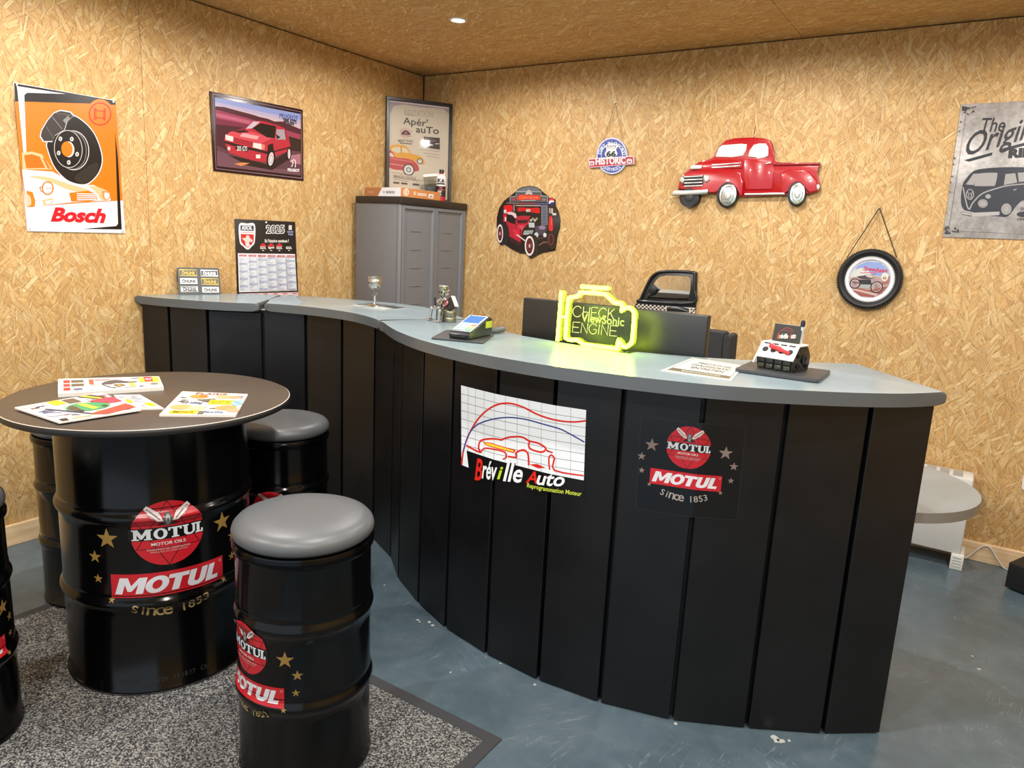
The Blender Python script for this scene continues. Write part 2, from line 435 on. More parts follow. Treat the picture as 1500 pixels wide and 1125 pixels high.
        for u in (vcuts or ()): bmesh.ops.bisect_plane(bm, geom=bm.verts[:] + bm.edges[:] + bm.faces[:], plane_co=(0, u, 0), plane_no=(0, 1, 0), dist=1e-6)
        if mapf:
            for v in bm.verts: v.co = Vector(mapf(*v.co))
        return link(name, bm, mats, parent)
UNIT = [(0, 0), (1, 0), (1, 1), (0, 1)]
def crop(sx, sy): return [(0, 0), (sx, 0), (sx, sy), (0, sy)]
def wall_mw(side, a, z, d=0.):
    """frame on a wall: X to the right along it, Y up, Z into the room; side L: x=0, B: y=0"""
    if side == 'L': return Matrix(((0, 0, 1, d), (1, 0, 0, a), (0, 1, 0, z), (0, 0, 0, 1)))
    return Matrix(((1, 0, 0, a), (0, 0, -1, -d), (0, 1, 0, z), (0, 0, 0, 1)))
def wall_art(dst, a, z, sx, sy, rough=.4): return Art(crop(sx, sy), [(p - a, q - z) for p, q in dst], rough)

# ------------------------------------------------------------------ the room
def slab(name, x0, y0, z0, x1, y1, z1, m): 
    bm = BM(); box(bm, x0, y0, z0, x1, y1, z1); return structure(link(name, bm, m))
XR, YF = 5.3, -6.2
CHIPS = [(1.802, -2.088, 0.008), (1.817, -2.095, 0.006), (1.845, -2.073, 0.009), (1.871, -2.084, 0.01), (3.075, -1.953, 0.02), (3.091, -1.955, 0.014), (3.11, -1.937, 0.007), (1.516, -1.963, 0.006), (2.364, -2.163, 0.008), (2.207, -2.133, 0.005), (2.104, -2.276, 0.005), (3.557, -1.036, 0.007), (2.808, -2.069, 0.008), (3.58, -1.121, 0.01)]
slab('floor', -.2, YF, -.1, XR, .2, 0, FLOOR_M)
ce = slab('ceiling', -.2, YF, H_ROOM + .014, XR, .2, H_ROOM + .1, M('5a3c1c', .8))
wl = slab('wall_left', -.12, YF, 0, -.014, .12, H_ROOM + .014, M('5a3c1c', .8))
wb = slab('wall_back', -.12, .014, 0, XR, .12, H_ROOM + .014, M('5a3c1c', .8))
wr = slab('wall_right', XR, YF, 0, XR + .1, .12, H_ROOM + .014, OSB_L)
def panels(par, cuts, make):
    for a, b in zip(cuts, cuts[1:]):
        bm = BM(); make(bm, a + .0008, b - .0008); link('osb_panel', bm, par[1], par[0])
panels((wl, OSB_L), [YF, -4.5, -3.245, -1.994, -.744, -.004], lambda bm, a, b: box(bm, -.014, a, 0, 0, b, H_ROOM - .007, .0012, 1))
panels((wb, OSB_B), [.006, 1.25, 2.50, 3.75, XR], lambda bm, a, b: box(bm, a - .0006, 0, 0, b + .0006, .014, H_ROOM - .007))
panels((ce, OSB_C), [-.1, 1.20, 2.45, 3.70, XR], lambda bm, a, b: box(bm, a, YF, H_ROOM, b, .1, H_ROOM + .014, .0012, 1))
bm = BM(); box(bm, 0, YF, 0, .018, -.0, .093, .002, 1); structure(link('baseboard_left', bm, PINE_Y))
bm = BM(); box(bm, .018, -.018, 0, XR, 0, .093, .002, 1); structure(link('baseboard_back', bm, PINE))

FL = bpy.data.objects['floor']
for k, (x, y, r) in enumerate(CHIPS):
    rg = random.Random(k); bm = BM()
    prism(bm, [(x + r * rg.uniform(.35, 1.) * math.cos(a), y + r * rg.uniform(.35, 1.) * math.sin(a)) for a in [2 * PI * j / 9 for j in range(9)]], 0, .0006)
    link('paint_chip', bm, M('b9bcb8', .6), FL)
# ceiling spotlights
lens_m = emis((1, .95, .86, 1), 30.)
for i, (x, y) in enumerate(SPOTS):
    lb = ('lit round recessed spotlight in the chipboard ceiling above the grey cabinet' if i == 0 else
          'lit recessed ceiling spotlight %s, out of the picture' % ('', 'above the middle of the back wall', 'above the camper van sign', 'straight above the drum table', 'above the front of the counter', 'above the right end of the counter', 'near the left wall behind the camera', 'right above the camera', 'on the right behind the camera')[i])
    t = thing('ceiling_spotlight', lb, 'spotlight', (x, y, H_ROOM), group='recessed ceiling spotlights')
    bm = BM(); lathe(bm, [(.030, -.001), (.034, -.006), (.044, -.004), (.046, 0), (.030, 0)], 32); link('trim_ring', bm, M('e8e8e8', .3), t, True)
    bm = BM(); lathe(bm, [(0, -.003), (.030, -.002)], 24); link('lamp_lens', bm, lens_m, t, True)
    ld = bpy.data.lights.new('spot_beam', 'SPOT'); ld.energy = SPOT_W * (.66, 1.0, 1.35)[i // 3]; ld.color = SPOT_COL; ld.spot_size = math.radians(SPOT_ANGLE); ld.spot_blend = .32; ld.shadow_soft_size = .03
    lo = bpy.data.objects.new('spot_beam', ld); C.objects.link(lo); lo.parent = t; lo.location = (0, 0, -.012)

# ------------------------------------------------------------------ the counter
FACE2 = [(0.004, -2.065), (.161, -2.016), (.345, -1.936), (.547, -1.78), (.734, -1.681), (.936, -1.644), (1.16, -1.66), (1.361, -1.758)]
FACE3 = [(1.361, -1.758), (1.523, -1.888), (1.722, -1.994), (1.918, -2.071), (2.136, -2.121), (2.358, -2.139), (2.574, -2.122), (2.791, -2.065), (2.991, -1.962), (3.187, -1.846), (3.329, -1.735)]
ZT = 1.065; TH = .038
counter = thing('reception_counter', 'curved reception counter of black vertical boards with grey laminate top', 'counter', (1.7, -1.9, 0))
CO = Vector((1.7, -1.9, 0))
def cpart(name, bm, m, smooth=False, angle=None):
    for v in bm.verts: v.co -= CO
    return link(name, bm, m, counter, smooth, angle)
def inward(pts, d):
    o = []
    for i, p in enumerate(pts):
        a = Vector(pts[max(i - 1, 0)]); b = Vector(pts[min(i + 1, len(pts) - 1)]); t = (b - a).normalized()
        o.append((p[0] - t.y * d, p[1] + t.x * d))
    return o
ALLF = FACE2 + FACE3[1:]
for i, (a, b) in enumerate(zip(ALLF, ALLF[1:])):
    a = Vector(a); b = Vector(b); L = (b - a).length; t = (b - a) / L; n = Vector((-t.y, t.x))
    g0 = .007 if i else .012; g1 = .007 if i < len(ALLF) - 2 else 0
    mt = Matrix(((t.x, n.x, 0, a.x), (t.y, n.y, 0, a.y), (0, 0, 1, 0), (0, 0, 0, 1)))
    bm = BM(); box(bm, g0, 0, .004, L - g1, .018, ZT - TH - .004 if i != 2 else ZT - TH - .012, .0018, 1, mat=mt)
    if i == len(ALLF) - 2: box(bm, L - .018, .018, .004, L, .075, ZT - TH - .004, 0, mat=mt)
    cpart('facing_board', bm, BOARD_M)
q1 = inward(ALLF, .026); q2 = inward(ALLF, .05)
q1 = [(max(x, .001), y) for x, y in q1]; q2 = [(max(x, .001), y) for x, y in q2]
bm = BM()
prism(bm, q1[:-1] + [(3.30, -1.725)] + [(3.28, -1.70)] + q2[:-1][::-1], .002, ZT - TH - .004); cpart('backing_panel', bm, BLACK)
F1 = [(0.002, -2.087), (.15, -2.062), (.283, -2.018), (.40, -1.968), (.50, -1.908), (.588, -1.832)]
B1 = [(.43, -1.645), (.275, -1.442), (.19, -1.535), (.108, -1.628), (.035, -1.73), (.002, -1.79)]
F2 = [(.580, -1.795), (.70, -1.752), (.812, -1.728), (.91, -1.719), (.997, -1.720), (1.08, -1.730), (1.154, -1.749), (1.25, -1.785), (1.345, -1.832)]
B2 = [(1.398, -1.664), (1.54, -1.478), (1.40, -1.395), (1.30, -1.338), (1.213, -1.295), (1.09, -1.245), (.967, -1.213), (.81, -1.225), (.652, -1.28), (.48, -1.335), (.30, -1.405), (.278, -1.438), (.434, -1.645)]
F3 = [(1.352, -1.842), (1.41, -1.874), (1.473, -1.922), (1.56, -1.985), (1.643, -2.037), (1.789, -2.113), (1.933, -2.165), (2.081, -2.200), (2.2, -2.216), (2.33, -2.221), (2.46, -2.216), (2.58, -2.20), (2.70, -2.175), (2.82, -2.14), (2.92, -2.095), (3.03, -2.03), (3.152, -1.945), (3.263, -1.845), (3.353, -1.721)]
B3 = [(3.074, -1.363), (2.973, -1.459), (2.87, -1.55), (2.764, -1.622), (2.64, -1.69), (2.51, -1.735), (2.388, -1.765), (2.25, -1.78), (2.144, -1.775), (1.979, -1.735), (1.87, -1.70), (1.72, -1.62), (1.62, -1.54), (1.544, -1.48), (1.402, -1.664)]
def sm(p): return [tuple(q) for q in cr([Vector(a) for a in p], 3, False)]
for F, B in ((F1, B1), (F2, B2), (F3, B3)):
    bm = BM(); prism(bm, sm(F) + B, ZT - TH, ZT, .013, 4, True)
    for f in bm.faces:
        if f.normal.z < .97: f.material_index = 1
    cpart('countertop', bm, [COUNTER_TOP_M, EDGE_M], True, 40)
# ---- stickers on the counter face
SF = [0.]
for a, b in zip(FACE3, FACE3[1:]): SF.append(SF[-1] + math.dist(a, b))
def face_map(u, v, w):
    for i in range(len(SF) - 1):
        if u <= SF[i + 1] or i == len(SF) - 2: break
    a = Vector(FACE3[i]); b = Vector(FACE3[i + 1]); t = (b - a).normalized(); p = a + t * (u - SF[i])
    return (p.x + t.y * (w + .0006) - CO.x, p.y - t.x * (w + .0006) - CO.y, v)
A = Art([(543, 68), (1402, 237), (1385, 850), (545, 612)], [(.688, .923), (1.195, .932), (1.208, .655), (.705, .646)], .35)
A.ink = 1.; K = '0d0d0e'; WH = 'eaf1f6'; RD = 'd8281e'
A.poly([(543, 68), (1402, 237), (1385, 850), (545, 612)], K)
A.poly([(543, 68), (1402, 237), (1385, 718), (585, 512), (601, 630), (545, 612)], WH)
for k in range(1, 8):
    f = k / 8.6; A.line([(543, 68 + 490 * f), (1398, 237 + 520 * f)], 2.6, '20242c')
for x in (600, 657, 724, 803, 879, 958, 1038, 1121, 1216, 1307): A.line([(x, 68 + (x - 543) * .197), (x - 3, 515 + (x - 585) * .257)], 1.6, '59606a')
A.line([(548, 612), (560, 520), (600, 410), (680, 290), (780, 212), (880, 183), (985, 205), (1100, 262), (1220, 300), (1320, 315), (1400, 310)], 12, RD, smooth=5)
A.line([(560, 520), (600, 410), (660, 340), (760, 300), (880, 280), (1000, 290), (1120, 322), (1230, 355), (1300, 395), (1390, 455)], 9, '2f3e8c', smooth=5)
A.line([(585, 478), (690, 520), (680, 490), (700, 440), (790, 425), (850, 432)], 12, RD, smooth=5)
A.line([(845, 435), (900, 415), (985, 412), (1040, 440), (1100, 455), (1150, 490), (1120, 515), (1050, 495), (1035, 470), (1040, 445)], 12, RD, smooth=5)
A.poly([(712, 448), (780, 452), (905, 490), (948, 500), (935, 522), (850, 500), (735, 470)], RD)
A.poly([(722, 454), (780, 458), (905, 496), (938, 505), (928, 515), (850, 494), (745, 468)], 'f2d23a')
A.line([(700, 520), (735, 490), (860, 510), (885, 545), (860, 565)], 10, RD, smooth=4)
A.line([(895, 545), (950, 550), (950, 520), (1000, 500), (1030, 530), (1035, 605)], 12, RD, smooth=4)
A.poly([(1040, 600), (1090, 595), (1150, 622), (1100, 625)], RD)
A.line([(1160, 510), (1195, 520), (1150, 500)], 9, RD); A.line([(1175, 635), (1170, 560), (1185, 535), (1205, 560), (1205, 640), (1385, 685)], 10, RD, smooth=3)
for dx, c2, bo in ((0, '0a0a0a', .055), (0, None, .02)):
    for tx, x0, x1, y0, y1, col in (('B', 650, 712, 560, 712, RD), ('rév', 706, 822, 572, 700, 'eef2f5'), ('i', 820, 862, 612, 700, 'b9d52a'), ('lle', 860, 995, 582, 715, 'eef2f5'), ('A', 1014, 1092, 640, 725, RD), ('uto', 1088, 1268, 655, 738, 'eef2f5')):
        A.text(tx, x0, y0, x1, y1, c2 or col, bo, .30, .10)
A.text('Reprogrammation Moteur', 1022, 725, 1372, 765, 'c9d84a', .015, .15, .20)
A.build('printed_sticker', counter, face_map, [s for s in SF[1:-1]] + [s + .003 for s in SF[1:-1]])
lab(counter.children[-1], 'white dynamometer chart sticker with red car outline on the counter front')

def serif_motul(A, x0, y0, x1, y1, col):
    """MOTUL in heavy slab-serif capitals, boxed"""
    w = x1 - x0; h = y1 - y0
    def P(ps): A.poly([(x0 + w * a / 100, y0 + h * b / 100) for a, b in ps], col)
    def R(a, b, c, d): P([(a, b), (c, b), (c, d), (a, d)])
    R(0, 0, 9, 12); R(19, 0, 28, 12); R(0, 88, 10, 100); R(17, 88, 28, 100)
    R(2.5, 6, 7, 94); R(20, 6, 26, 94); P([(2.5, 6), (9, 6), (16, 70), (12, 92)]); P([(25, 6), (19, 6), (12, 70), (14, 92)])
    cx, cy = 39.5, 50
    o = ellpts(cx, cy, 9.5, 52, 28); i_ = ellpts(cx, cy, 4.2, 36, 28)
    A.raw([(x0 + w * a / 100, y0 + h * b / 100) for a, b in o + i_], [(k, (k + 1) % 28, 28 + (k + 1) % 28, 28 + k) for k in range(28)], col)
    R(50, 0, 69, 14); R(50, 0, 53, 30); R(66, 0, 69, 30); R(57, 4, 62.5, 96); R(54.5, 88, 65, 100)
    R(70, 0, 79, 12); R(83, 0, 90, 12); P([(72, 6), (77, 6), (77, 72), (79, 84), (82, 84), (84.5, 72), (84.5, 6), (88, 6), (88, 75), (84, 98), (80, 102), (75, 98), (72, 78)])
    R(88.5, 88, 100, 100); R(89, 0, 97, 12); R(90.5, 4, 95, 96); R(97.3, 66, 100, 100)
def sans_motul(A, x0, y0, x1, y1, col):
    """MOTUL in heavy slanted block capitals, boxed"""
    w = x1 - x0; h = y1 - y0
    def q(a, b): return (x0 + w * (a + (50 - b) * .055) / 100, y0 + h * b / 100)
    def P(ps): A.poly([q(a, b) for a, b in ps], col)
    P([(0, 0), (8, 0), (13.5, 50), (19, 0), (27, 0), (27, 100), (20, 100), (20, 40), (15.5, 84), (11.5, 84), (7, 40), (7, 100), (0, 100)])
    o = ellpts(38.5, 50, 11, 52, 30); i_ = ellpts(38.5, 50, 4.6, 28, 30)
    A.raw([q(a, b) for a, b in o + i_], [(k, (k + 1) % 30, 30 + (k + 1) % 30, 30 + k) for k in range(30)], col)
    P([(48, 0), (68, 0), (68, 24), (61.5, 24), (61.5, 100), (54.5, 100), (54.5, 24), (48, 24)])
    P([(69, 0), (75.5, 0), (75.5, 66), (77, 76), (79.5, 76), (81, 66), (81, 0), (87.5, 0), (87.5, 74), (85.5, 92), (81.5, 101), (75, 101), (71, 92), (69, 74)])
    P([(89, 0), (95.5, 0), (95.5, 76), (103, 76), (103, 100), (89, 100)])
def lab_disc(A, r=1.):
    RDM = 'c8202c'
    A.ell(0, 0, r * 1.0, r, RDM, n=48)
    for sgn in (1, -1):
        A.line([(-.86 * r, sgn * .45 * r), (0, -sgn * .99 * r), (.86 * r, sgn * .45 * r), (-.86 * r, sgn * .45 * r)], .022 * r, '1a0c0c')
    A.rect(-1.06 * r, -.20 * r, 1.06 * r, .18 * r, '0a0a0a')
    serif_motul(A, -.97 * r, -.17 * r, .97 * r, .155 * r, 'dfe3e6')
    A.text('MOTOR OILS', -.46 * r, .25 * r, .46 * r, .35 * r, 'e6d8d6', .02)
    A.text('SWAN-FINCH OIL CORPORATION', -.58 * r, .44 * r, .58 * r, .50 * r, 'd9b9b6', .01)
    A.text('SPECIALISTS IN LUBRICATION', -.5 * r, .53 * r, .5 * r, .57 * r, 'd9b9b6')
    A.poly([(-.30 * r, -.28 * r), (.30 * r, -.28 * r), (.12 * r, -.40 * r), (0, -.30 * r), (-.12 * r, -.40 * r)], '140a0a')
    for sg in (-1, 1):
        A.poly([(sg * .10 * r, -.42 * r), (sg * .22 * r, -.66 * r), (sg * .54 * r, -.90 * r), (sg * .62 * r, -.80 * r), (sg * .44 * r, -.56 * r), (sg * .26 * r, -.44 * r)], 'e4e0dc')
        A.line([(sg * .20 * r, -.50 * r), (sg * .55 * r, -.80 * r)], .03 * r, '8d2a2c'); A.line([(sg * .30 * r, -.48 * r), (sg * .48 * r, -.62 * r)], .02 * r, '8d2a2c')
    A.ell(0, -.46 * r, .11 * r, .22 * r, '5c5c5c'); A.ell(0, -.46 * r, .055 * r, .17 * r, 'a8a8a8'); A.ell(0, -.46 * r, .02 * r, .07 * r, '404040')
def lab_name(A, r=1.):
    A.rect(-1.62 * r, 1.20 * r, 1.62 * r, 1.95 * r, 'c8202c')
    sans_motul(A, -1.44 * r, 1.32 * r, 1.38 * r, 1.83 * r, 'e6e8ee')
    A.ring(1.52 * r, 1.32 * r, .035 * r, .035 * r, .012 * r, 'e6c0c0', n=12)
STARS = [(sg * x, y, q) for sg in (-1, 1) for x, y, q in ((1.66, .10, .33), (2.08, .70, .21), (2.02, 1.38, .155), (1.62, 2.0, .11))]
def star_fn(x, y, q, col): return lambda A: A.star(x, y, q, col)
def lab_since(A, col='a8905a'): A.arc('Since 1853', 0, -.55, 3.0, 111, 69, .30, col, .008, True)
LABEL_PARTS = [('brand_disc', lab_disc), ('name_plate', lab_name), ('since_lettering', lab_since)] + [('star', star_fn(*q, '9a7b3c')) for q in STARS]
A = Art([(-1, 0), (1, 0), (0, -1), (0, 1)], [(1.502 - .062, .864), (1.502 + .062, .864), (1.502, .864 + .062), (1.502, .864 - .062)], .35)
A.poly([(-2.27, -1.18), (2.40, -1.22), (2.5, 3.25), (-2.14, 3.30)], ('0b0c0e', .28)); 
A.line([(-2.27, -1.18), (2.40, -1.22), (2.5, 3.25), (-2.14, 3.30)], .018, '2c2e28', closed=True)
FC = [s for s in SF[1:-1]] + [s + .003 for s in SF[1:-1]]
stk = lab(A.build('square_sticker', counter, face_map, FC), 'square dark oil brand sticker with red disc and stars')
for nm, fn in [('brand_disc', lab_disc), ('name_plate', lab_name), ('since_lettering', lambda A: lab_since(A, 'a8a29c'))] + [('star', star_fn(*q, '8d7b74')) for q in STARS]:
    A = Art([(-1, 0), (1, 0), (0, -1), (0, 1)], [(1.502 - .062, .864), (1.502 + .062, .864), (1.502, .864 + .062), (1.502, .864 - .062)], .35)
    fn(A); A.build(nm, stk, face_map, FC, base=.0009)

# ------------------------------------------------------------------ drums
def drum_profile(r, z0, z1, hoops, hr, chime=.008):
    p = [(0, z0 + .012), (r - .012, z0 + .012), (r - .004, z0), (r + chime * .6, z0), (r + chime * .8, z0 + .006), (r + chime * .6, z0 + .013), (r, z0 + .018)]
    for h in hoops:
        for k in range(9):
            a = -1 + k / 4.; p.append((r + hr * math.cos(a * PI / 2) ** 1.3 if abs(a) < 1 else r, h + a * .021))
        p.insert(len(p) - 9, (r, h - .04)); p.append((r, h + .027)); p.append((r + .0016, h + .031)); p.append((r, h + .036))
    p += [(r, z1 - .030), (r + .001, z1 - .022), (r + chime * .7, z1 - .016), (r + chime, z1 - .008), (r + chime * .6, z1), (r - .006, z1), (r - .010, z1 - .012), (0, z1 - .012)]
    return p
def cyl_map(r, phi0, hoops=(), hr=0.):
    def f(u, v, w):
        a = phi0 + u / r; q = r + w + .0004
        for h in hoops:
            t = (v - h) / .021
            if abs(t) < 1: q += hr * math.cos(t * PI / 2) ** 1.3 + .0008
        return (q * math.cos(a), q * math.sin(a), v)
    return f
def oil_decal(par, r, cz, R, phi, hoops, hr, extra=None):
    """the printed label, piece by piece: disc, name plate, stars, lettering"""
    fr = [(0 - R, cz), (R, cz), (0, cz + R), (0, cz - R)]
    mp = cyl_map(r, phi, hoops, hr); cu = [i * .006 * R / .1 for i in range(-40, 41)]
    vc = [h + k * .003 for h in hoops for k in range(-7, 8)]
    for nm, fn in LABEL_PARTS:
        A = Art([(-1, 0), (1, 0), (0, -1), (0, 1)], fr, .3); fn(A); A.build(nm, par, mp, cu, vcuts=vc, step=1e-4)
    if extra:
        A = Art([(-1, 0), (1, 0), (0, -1), (0, 1)], fr, .3); extra(A); A.build('batch_lettering', par, mp, cu)
DRUG = .006
rug = thing('rug', 'rectangular speckled grey rug with dark edging under the oil drum table', 'rug', (1.54, -3.6, 0))
bm = BM(); box(bm, -.845, -1.15, 0, .845, 1.115, DRUG, .002, 1); link('pile', bm, RUG_M, rug)
bm = BM()
for q in ((-.885, -1.19, .885, -1.15), (-.885, 1.115, .885, 1.155), (-.885, -1.15, -.845, 1.115), (.845, -1.15, .885, 1.115)): box(bm, q[0], q[1], 0, q[2], q[3], DRUG * .8, .0015, 1)
link('edging', bm, M('3a3b3e', .8), rug)

TR = .2827
tab = thing('drum_table', 'high round table made of a black oil drum with a brown top', 'table', (1.241, -2.744, DRUG))
bm = BM(); lathe(bm, drum_profile(TR - .004, 0, .845, (.295, .563), .011), 96); link('drum', bm, DRUM_M, tab, True, 50)
bm = BM(); lathe(bm, [(TR + .0012, .0015), (TR + .003, .004), (TR + .0035, .007)], 96); link('base_rim', bm, M('8c8c90', .3, .9), tab, True)
bm = BM(); lathe(bm, [(0, .845), (.405, .845), (.414, .849), (.4165, .856), (.4165, .862), (.414, .866)], 128, mi=1); lathe(bm, [(.414, .866), (.411, .8675), (0, .8675)], 128)
lathe(bm, [(.4145, .8664), (.412, .8678)], 128, mi=2)
lab(link('tabletop', bm, [TABLE_M, M('1c1b1b', .45), M('b0a89e', .5)], tab, True, 40), 'brown laminate round tabletop with dark edge')
def batch(A):
    for tx, a, b in (('701100', -1.55, -1.02), ('20/02/24', -.86, -.22), ('15:18:17', -.02, .58), ('Chl', .75, 1.0)): A.text(tx, a, 4.62, b, 4.78, '3c3c3c')
oil_decal(tab, TR - .004, .515, .1, math.radians(-26), (.295, .563), .011, batch)

SR = .175
def make_stool(loc, phi, label):
    t = thing('drum_stool', label, 'stool', loc, (0, 0, 0), 'oil drum stools round the drum table')
    bm = BM(); lathe(bm, drum_profile(SR - .004, 0, .640, (.238, .448), .008, .006), 72); link('drum', bm, DRUM_M, t, True, 50)
    bm = BM(); lathe(bm, [(0, .641), (.150, .641), (.168, .643), (.1775, .652), (.179, .662), (.176, .673), (.166, .684), (.145, .692), (.10, .697), (.05, .699), (0, .6995)], 72); link('seat_cushion', bm, LEATHER, t, True)
    bm = BM(); lathe(bm, [(SR - .001, .612), (SR + .0035, .618), (SR + .004, .630), (SR + .001, .636)], 72); link('clamp_ring', bm, M('1c1d20', .18, .9), t, True)
    oil_decal(t, SR - .004, .385, .07, 0., (.238, .448), .008)
    t.rotation_euler = (0, 0, phi); return t
st = make_stool((2.01, -2.805, DRUG), math.radians(-96.2), 'nearest black oil drum stool, dark cushion with its sheen painted in grey, standing in front right of the table')
dup(st, (1.186, -2.198, 0), math.radians(-54), 'black drum stool half hidden between the drum table and the counter')
dup(st, (.669, -2.675, DRUG), math.radians(150), 'black drum stool tucked behind the left side of the table')
dup(st, (1.186, -3.347, DRUG), math.radians(0), 'black drum stool cut off by the left edge of the picture')

# ------------------------------------------------------------------ magazines on the drum table
def magazine(label, corners, z, th, draw, pages='d8d4cc', curl=0.):
    cx = sum(p[0] for p in corners) / 4; cy = sum(p[1] for p in corners) / 4
    t = thing('magazine', label, 'magazine', (cx, cy, z), group='magazines on the drum table')
    loc = [(x - cx, y - cy) for x, y in corners]
    bm = BM(); prism(bm, loc, 0, th, 0)
    link('pages', bm, M(pages, .6), t)
    A = Art(UNIT, loc, .35); A.rect(0, 0, 1, 1, 'f1efe6'); draw(A); A.build('cover', t, None, None, th + .0002)
    return t
ZTAB = DRUG + .8675
def clutter(A, seed, n, cols, x0=.05, x1=.92, y0=.08, y1=.9):
    rg = random.Random(seed)
    for k in range(n):
        x, y = rg.uniform(x0, x1), rg.uniform(y0, y1); w, h = rg.uniform(.04, .16), rg.uniform(.015, .05)
        A.poly([(x, y), (min(x + w, .99), y + .01), (min(x + w, .99), y + h + .01), (x, y + h)], rg.choice(cols))
INKS = ['4a5a8a', 'b8485a', '5a5550', 'd8b040', '8a8f9a', 'c87a50', '2c2c34', 'a8b4c8', 'd89aa0']
def d1(A):
    clutter(A, 3, 16, INKS)
    for i, c in enumerate(('d83a3a', 'c84848', 'd83a3a')): A.rect(.04, .12 + i * .26, .09, .32 + i * .26, c)
    for i in range(2): A.rect(.10, .14 + i * .26, .20, .32 + i * .26, '6a6250')
    A.ell(.15, .78, .04, .07, '5a6890'); A.rect(.245, .12, .285, .5, 'e0604a')
    A.spl([(.35, .5), (.40, .3), (.50, .22), (.62, .38), (.72, .40), (.66, .5), (.5, .48), (.43, .55)], '57525e')
    A.line([(.36, .55), (.42, .75), (.47, .85)], .02, '3a3640'); A.spl([(.46, .6), (.53, .55), (.58, .68), (.5, .75)], '7a6a5a')
    A.ell(.515, .66, .02, .05, 'd8b040'); A.rect(.74, .08, .98, .5, 'e6dc4a'); A.rect(.80, .06, .90, .46, 'd83050'); A.text('NEUF', .81, .18, .89, .32, 'f6e6e6', .03)
    A.rect(.62, .5, .68, .8, 'dcd468'); A.ell(.9, .68, .05, .07, '8a8a70'); A.line([(.67, .14), (.75, .1)], .03, '55555a')
magazine('thick magazine with a car cover at the back of the drum table', [(.847, -2.841), (1.016, -2.588), (1.187, -2.675), (1.067, -2.945)], ZTAB, .011, d1)
def d3(A):
    clutter(A, 5, 26, INKS)
    A.text('PLAISIR', .22, .03, .7, .13, '8a4a4a', .02)
    for x, y, rx, ry, c in ((.3, .22, .13, .09, 'e09a48'), (.36, .2, .07, .05, 'c87830'), (.66, .2, .12, .09, 'e8b888'), (.82, .2, .10, .07, 'e0a880'), (.18, .70, .14, .10, 'e8b070'), (.40, .74, .12, .09, 'f0d0a0'), (.80, .70, .16, .11, 'e0a068'), (.92, .80, .10, .08, 'e8a880')): A.ell(x, y, rx, ry, c)
    A.poly([(.30, .36), (.55, .30), (.60, .40), (.42, .46)], '6a645c'); A.text('50 idées', .14, .44, .42, .56, '4a5a9a', .02)
    A.rect(.50, .36, .84, .56, 'f2e21c'); A.text('RECETTES', .53, .40, .82, .53, '6a7a10', .03)
    A.rect(.10, .84, .44, .97, 'ecd81c'); A.text('MENUS', .14, .86, .40, .95, '5a5a10', .03)
    A.ell(.92, .46, .09, .14, '9cc4e8'); A.line([(.85, .4), (.97, .5)], .03, '6a9ad0'); A.text('facile', .52, .84, .80, .93, '5a6aa0', .02); A.rect(.46, .86, .54, .98, '70685c')
magazine('food magazine with yellow headings on the right of the drum table', [(1.262, -2.658), (1.436, -2.538), (1.639, -2.733), (1.485, -2.872)], ZTAB, .006, d3)
def d2b(A):
    clutter(A, 8, 14, INKS)
    A.text('AUTO', .55, .1, .75, .3, 'c84a6a', .03); A.ell(.30, .55, .10, .14, 'f0c020'); A.ell(.80, .78, .14, .12, 'f0d428'); A.line([(.45, .35), (.8, .42)], .06, '6a7aa8'); A.line([(.45, .55), (.7, .6)], .05, '8a8ab0'); A.rect(.1, .2, .3, .3, 'e8a0a8')
magazine('magazine lying partly under the green car magazine', [(1.16, -2.825), (1.21, -2.769), (1.420, -2.818), (1.355, -2.895)], ZTAB, .004, d2b)
def d2(A):
    clutter(A, 11, 34, INKS)
    A.rect(.03, .05, .4, .14, 'ecd2cc'); A.rect(.36, .02, .50, .22, 'f0cc20'); A.rect(.52, .04, .66, .24, '6a5a4a'); A.poly([(.70, .02), (.86, .02), (.96, .22), (.84, .24)], '3a3a3a'); A.poly([(.74, .02), (.80, .02), (.90, .23), (.86, .24)], 'f0e020')
    A.poly([(.70, .26), (1, .24), (1, .5), (.86, .5)], 'd83a5a')
    A.spl([(.36, .52), (.42, .36), (.58, .28), (.74, .36), (.84, .52), (.74, .66), (.5, .68)], '35a468'); A.spl([(.38, .50), (.42, .40), (.50, .36), (.48, .62), (.42, .62)], '5a4a40'); A.poly([(.56, .32), (.64, .32), (.68, .62), (.60, .64)], 'd8dc40'); A.ell(.46, .64, .03, .04, '20241f'); A.ell(.76, .58, .03, .05, '20241f')
    A.text('2025', .08, .36, .22, .5, '3a4a8a', .03, 0); A.line([(.2, .30), (.5, .86)], .05, '3a4468'); A.line([(.16, .42), (.36, .8)], .03, '8a93b8')
    A.poly([(.46, .84), (.98, .62), (1, .86), (.6, .98)], 'e0483a'); A.rect(.05, .60, .3, .7, 'b8c0d8'); A.poly([(.06, .86), (.16, .86), (.14, .98), (.05, .98)], '17171a'); A.rect(.2, .88, .45, .94, 'f0d0a0')
magazine('open magazine with a green car cover at the front left of the table', [(1.15, -3.10), (1.126, -2.842), (1.408, -2.88), (1.394, -3.096)], ZTAB + .0048, .004, d2)

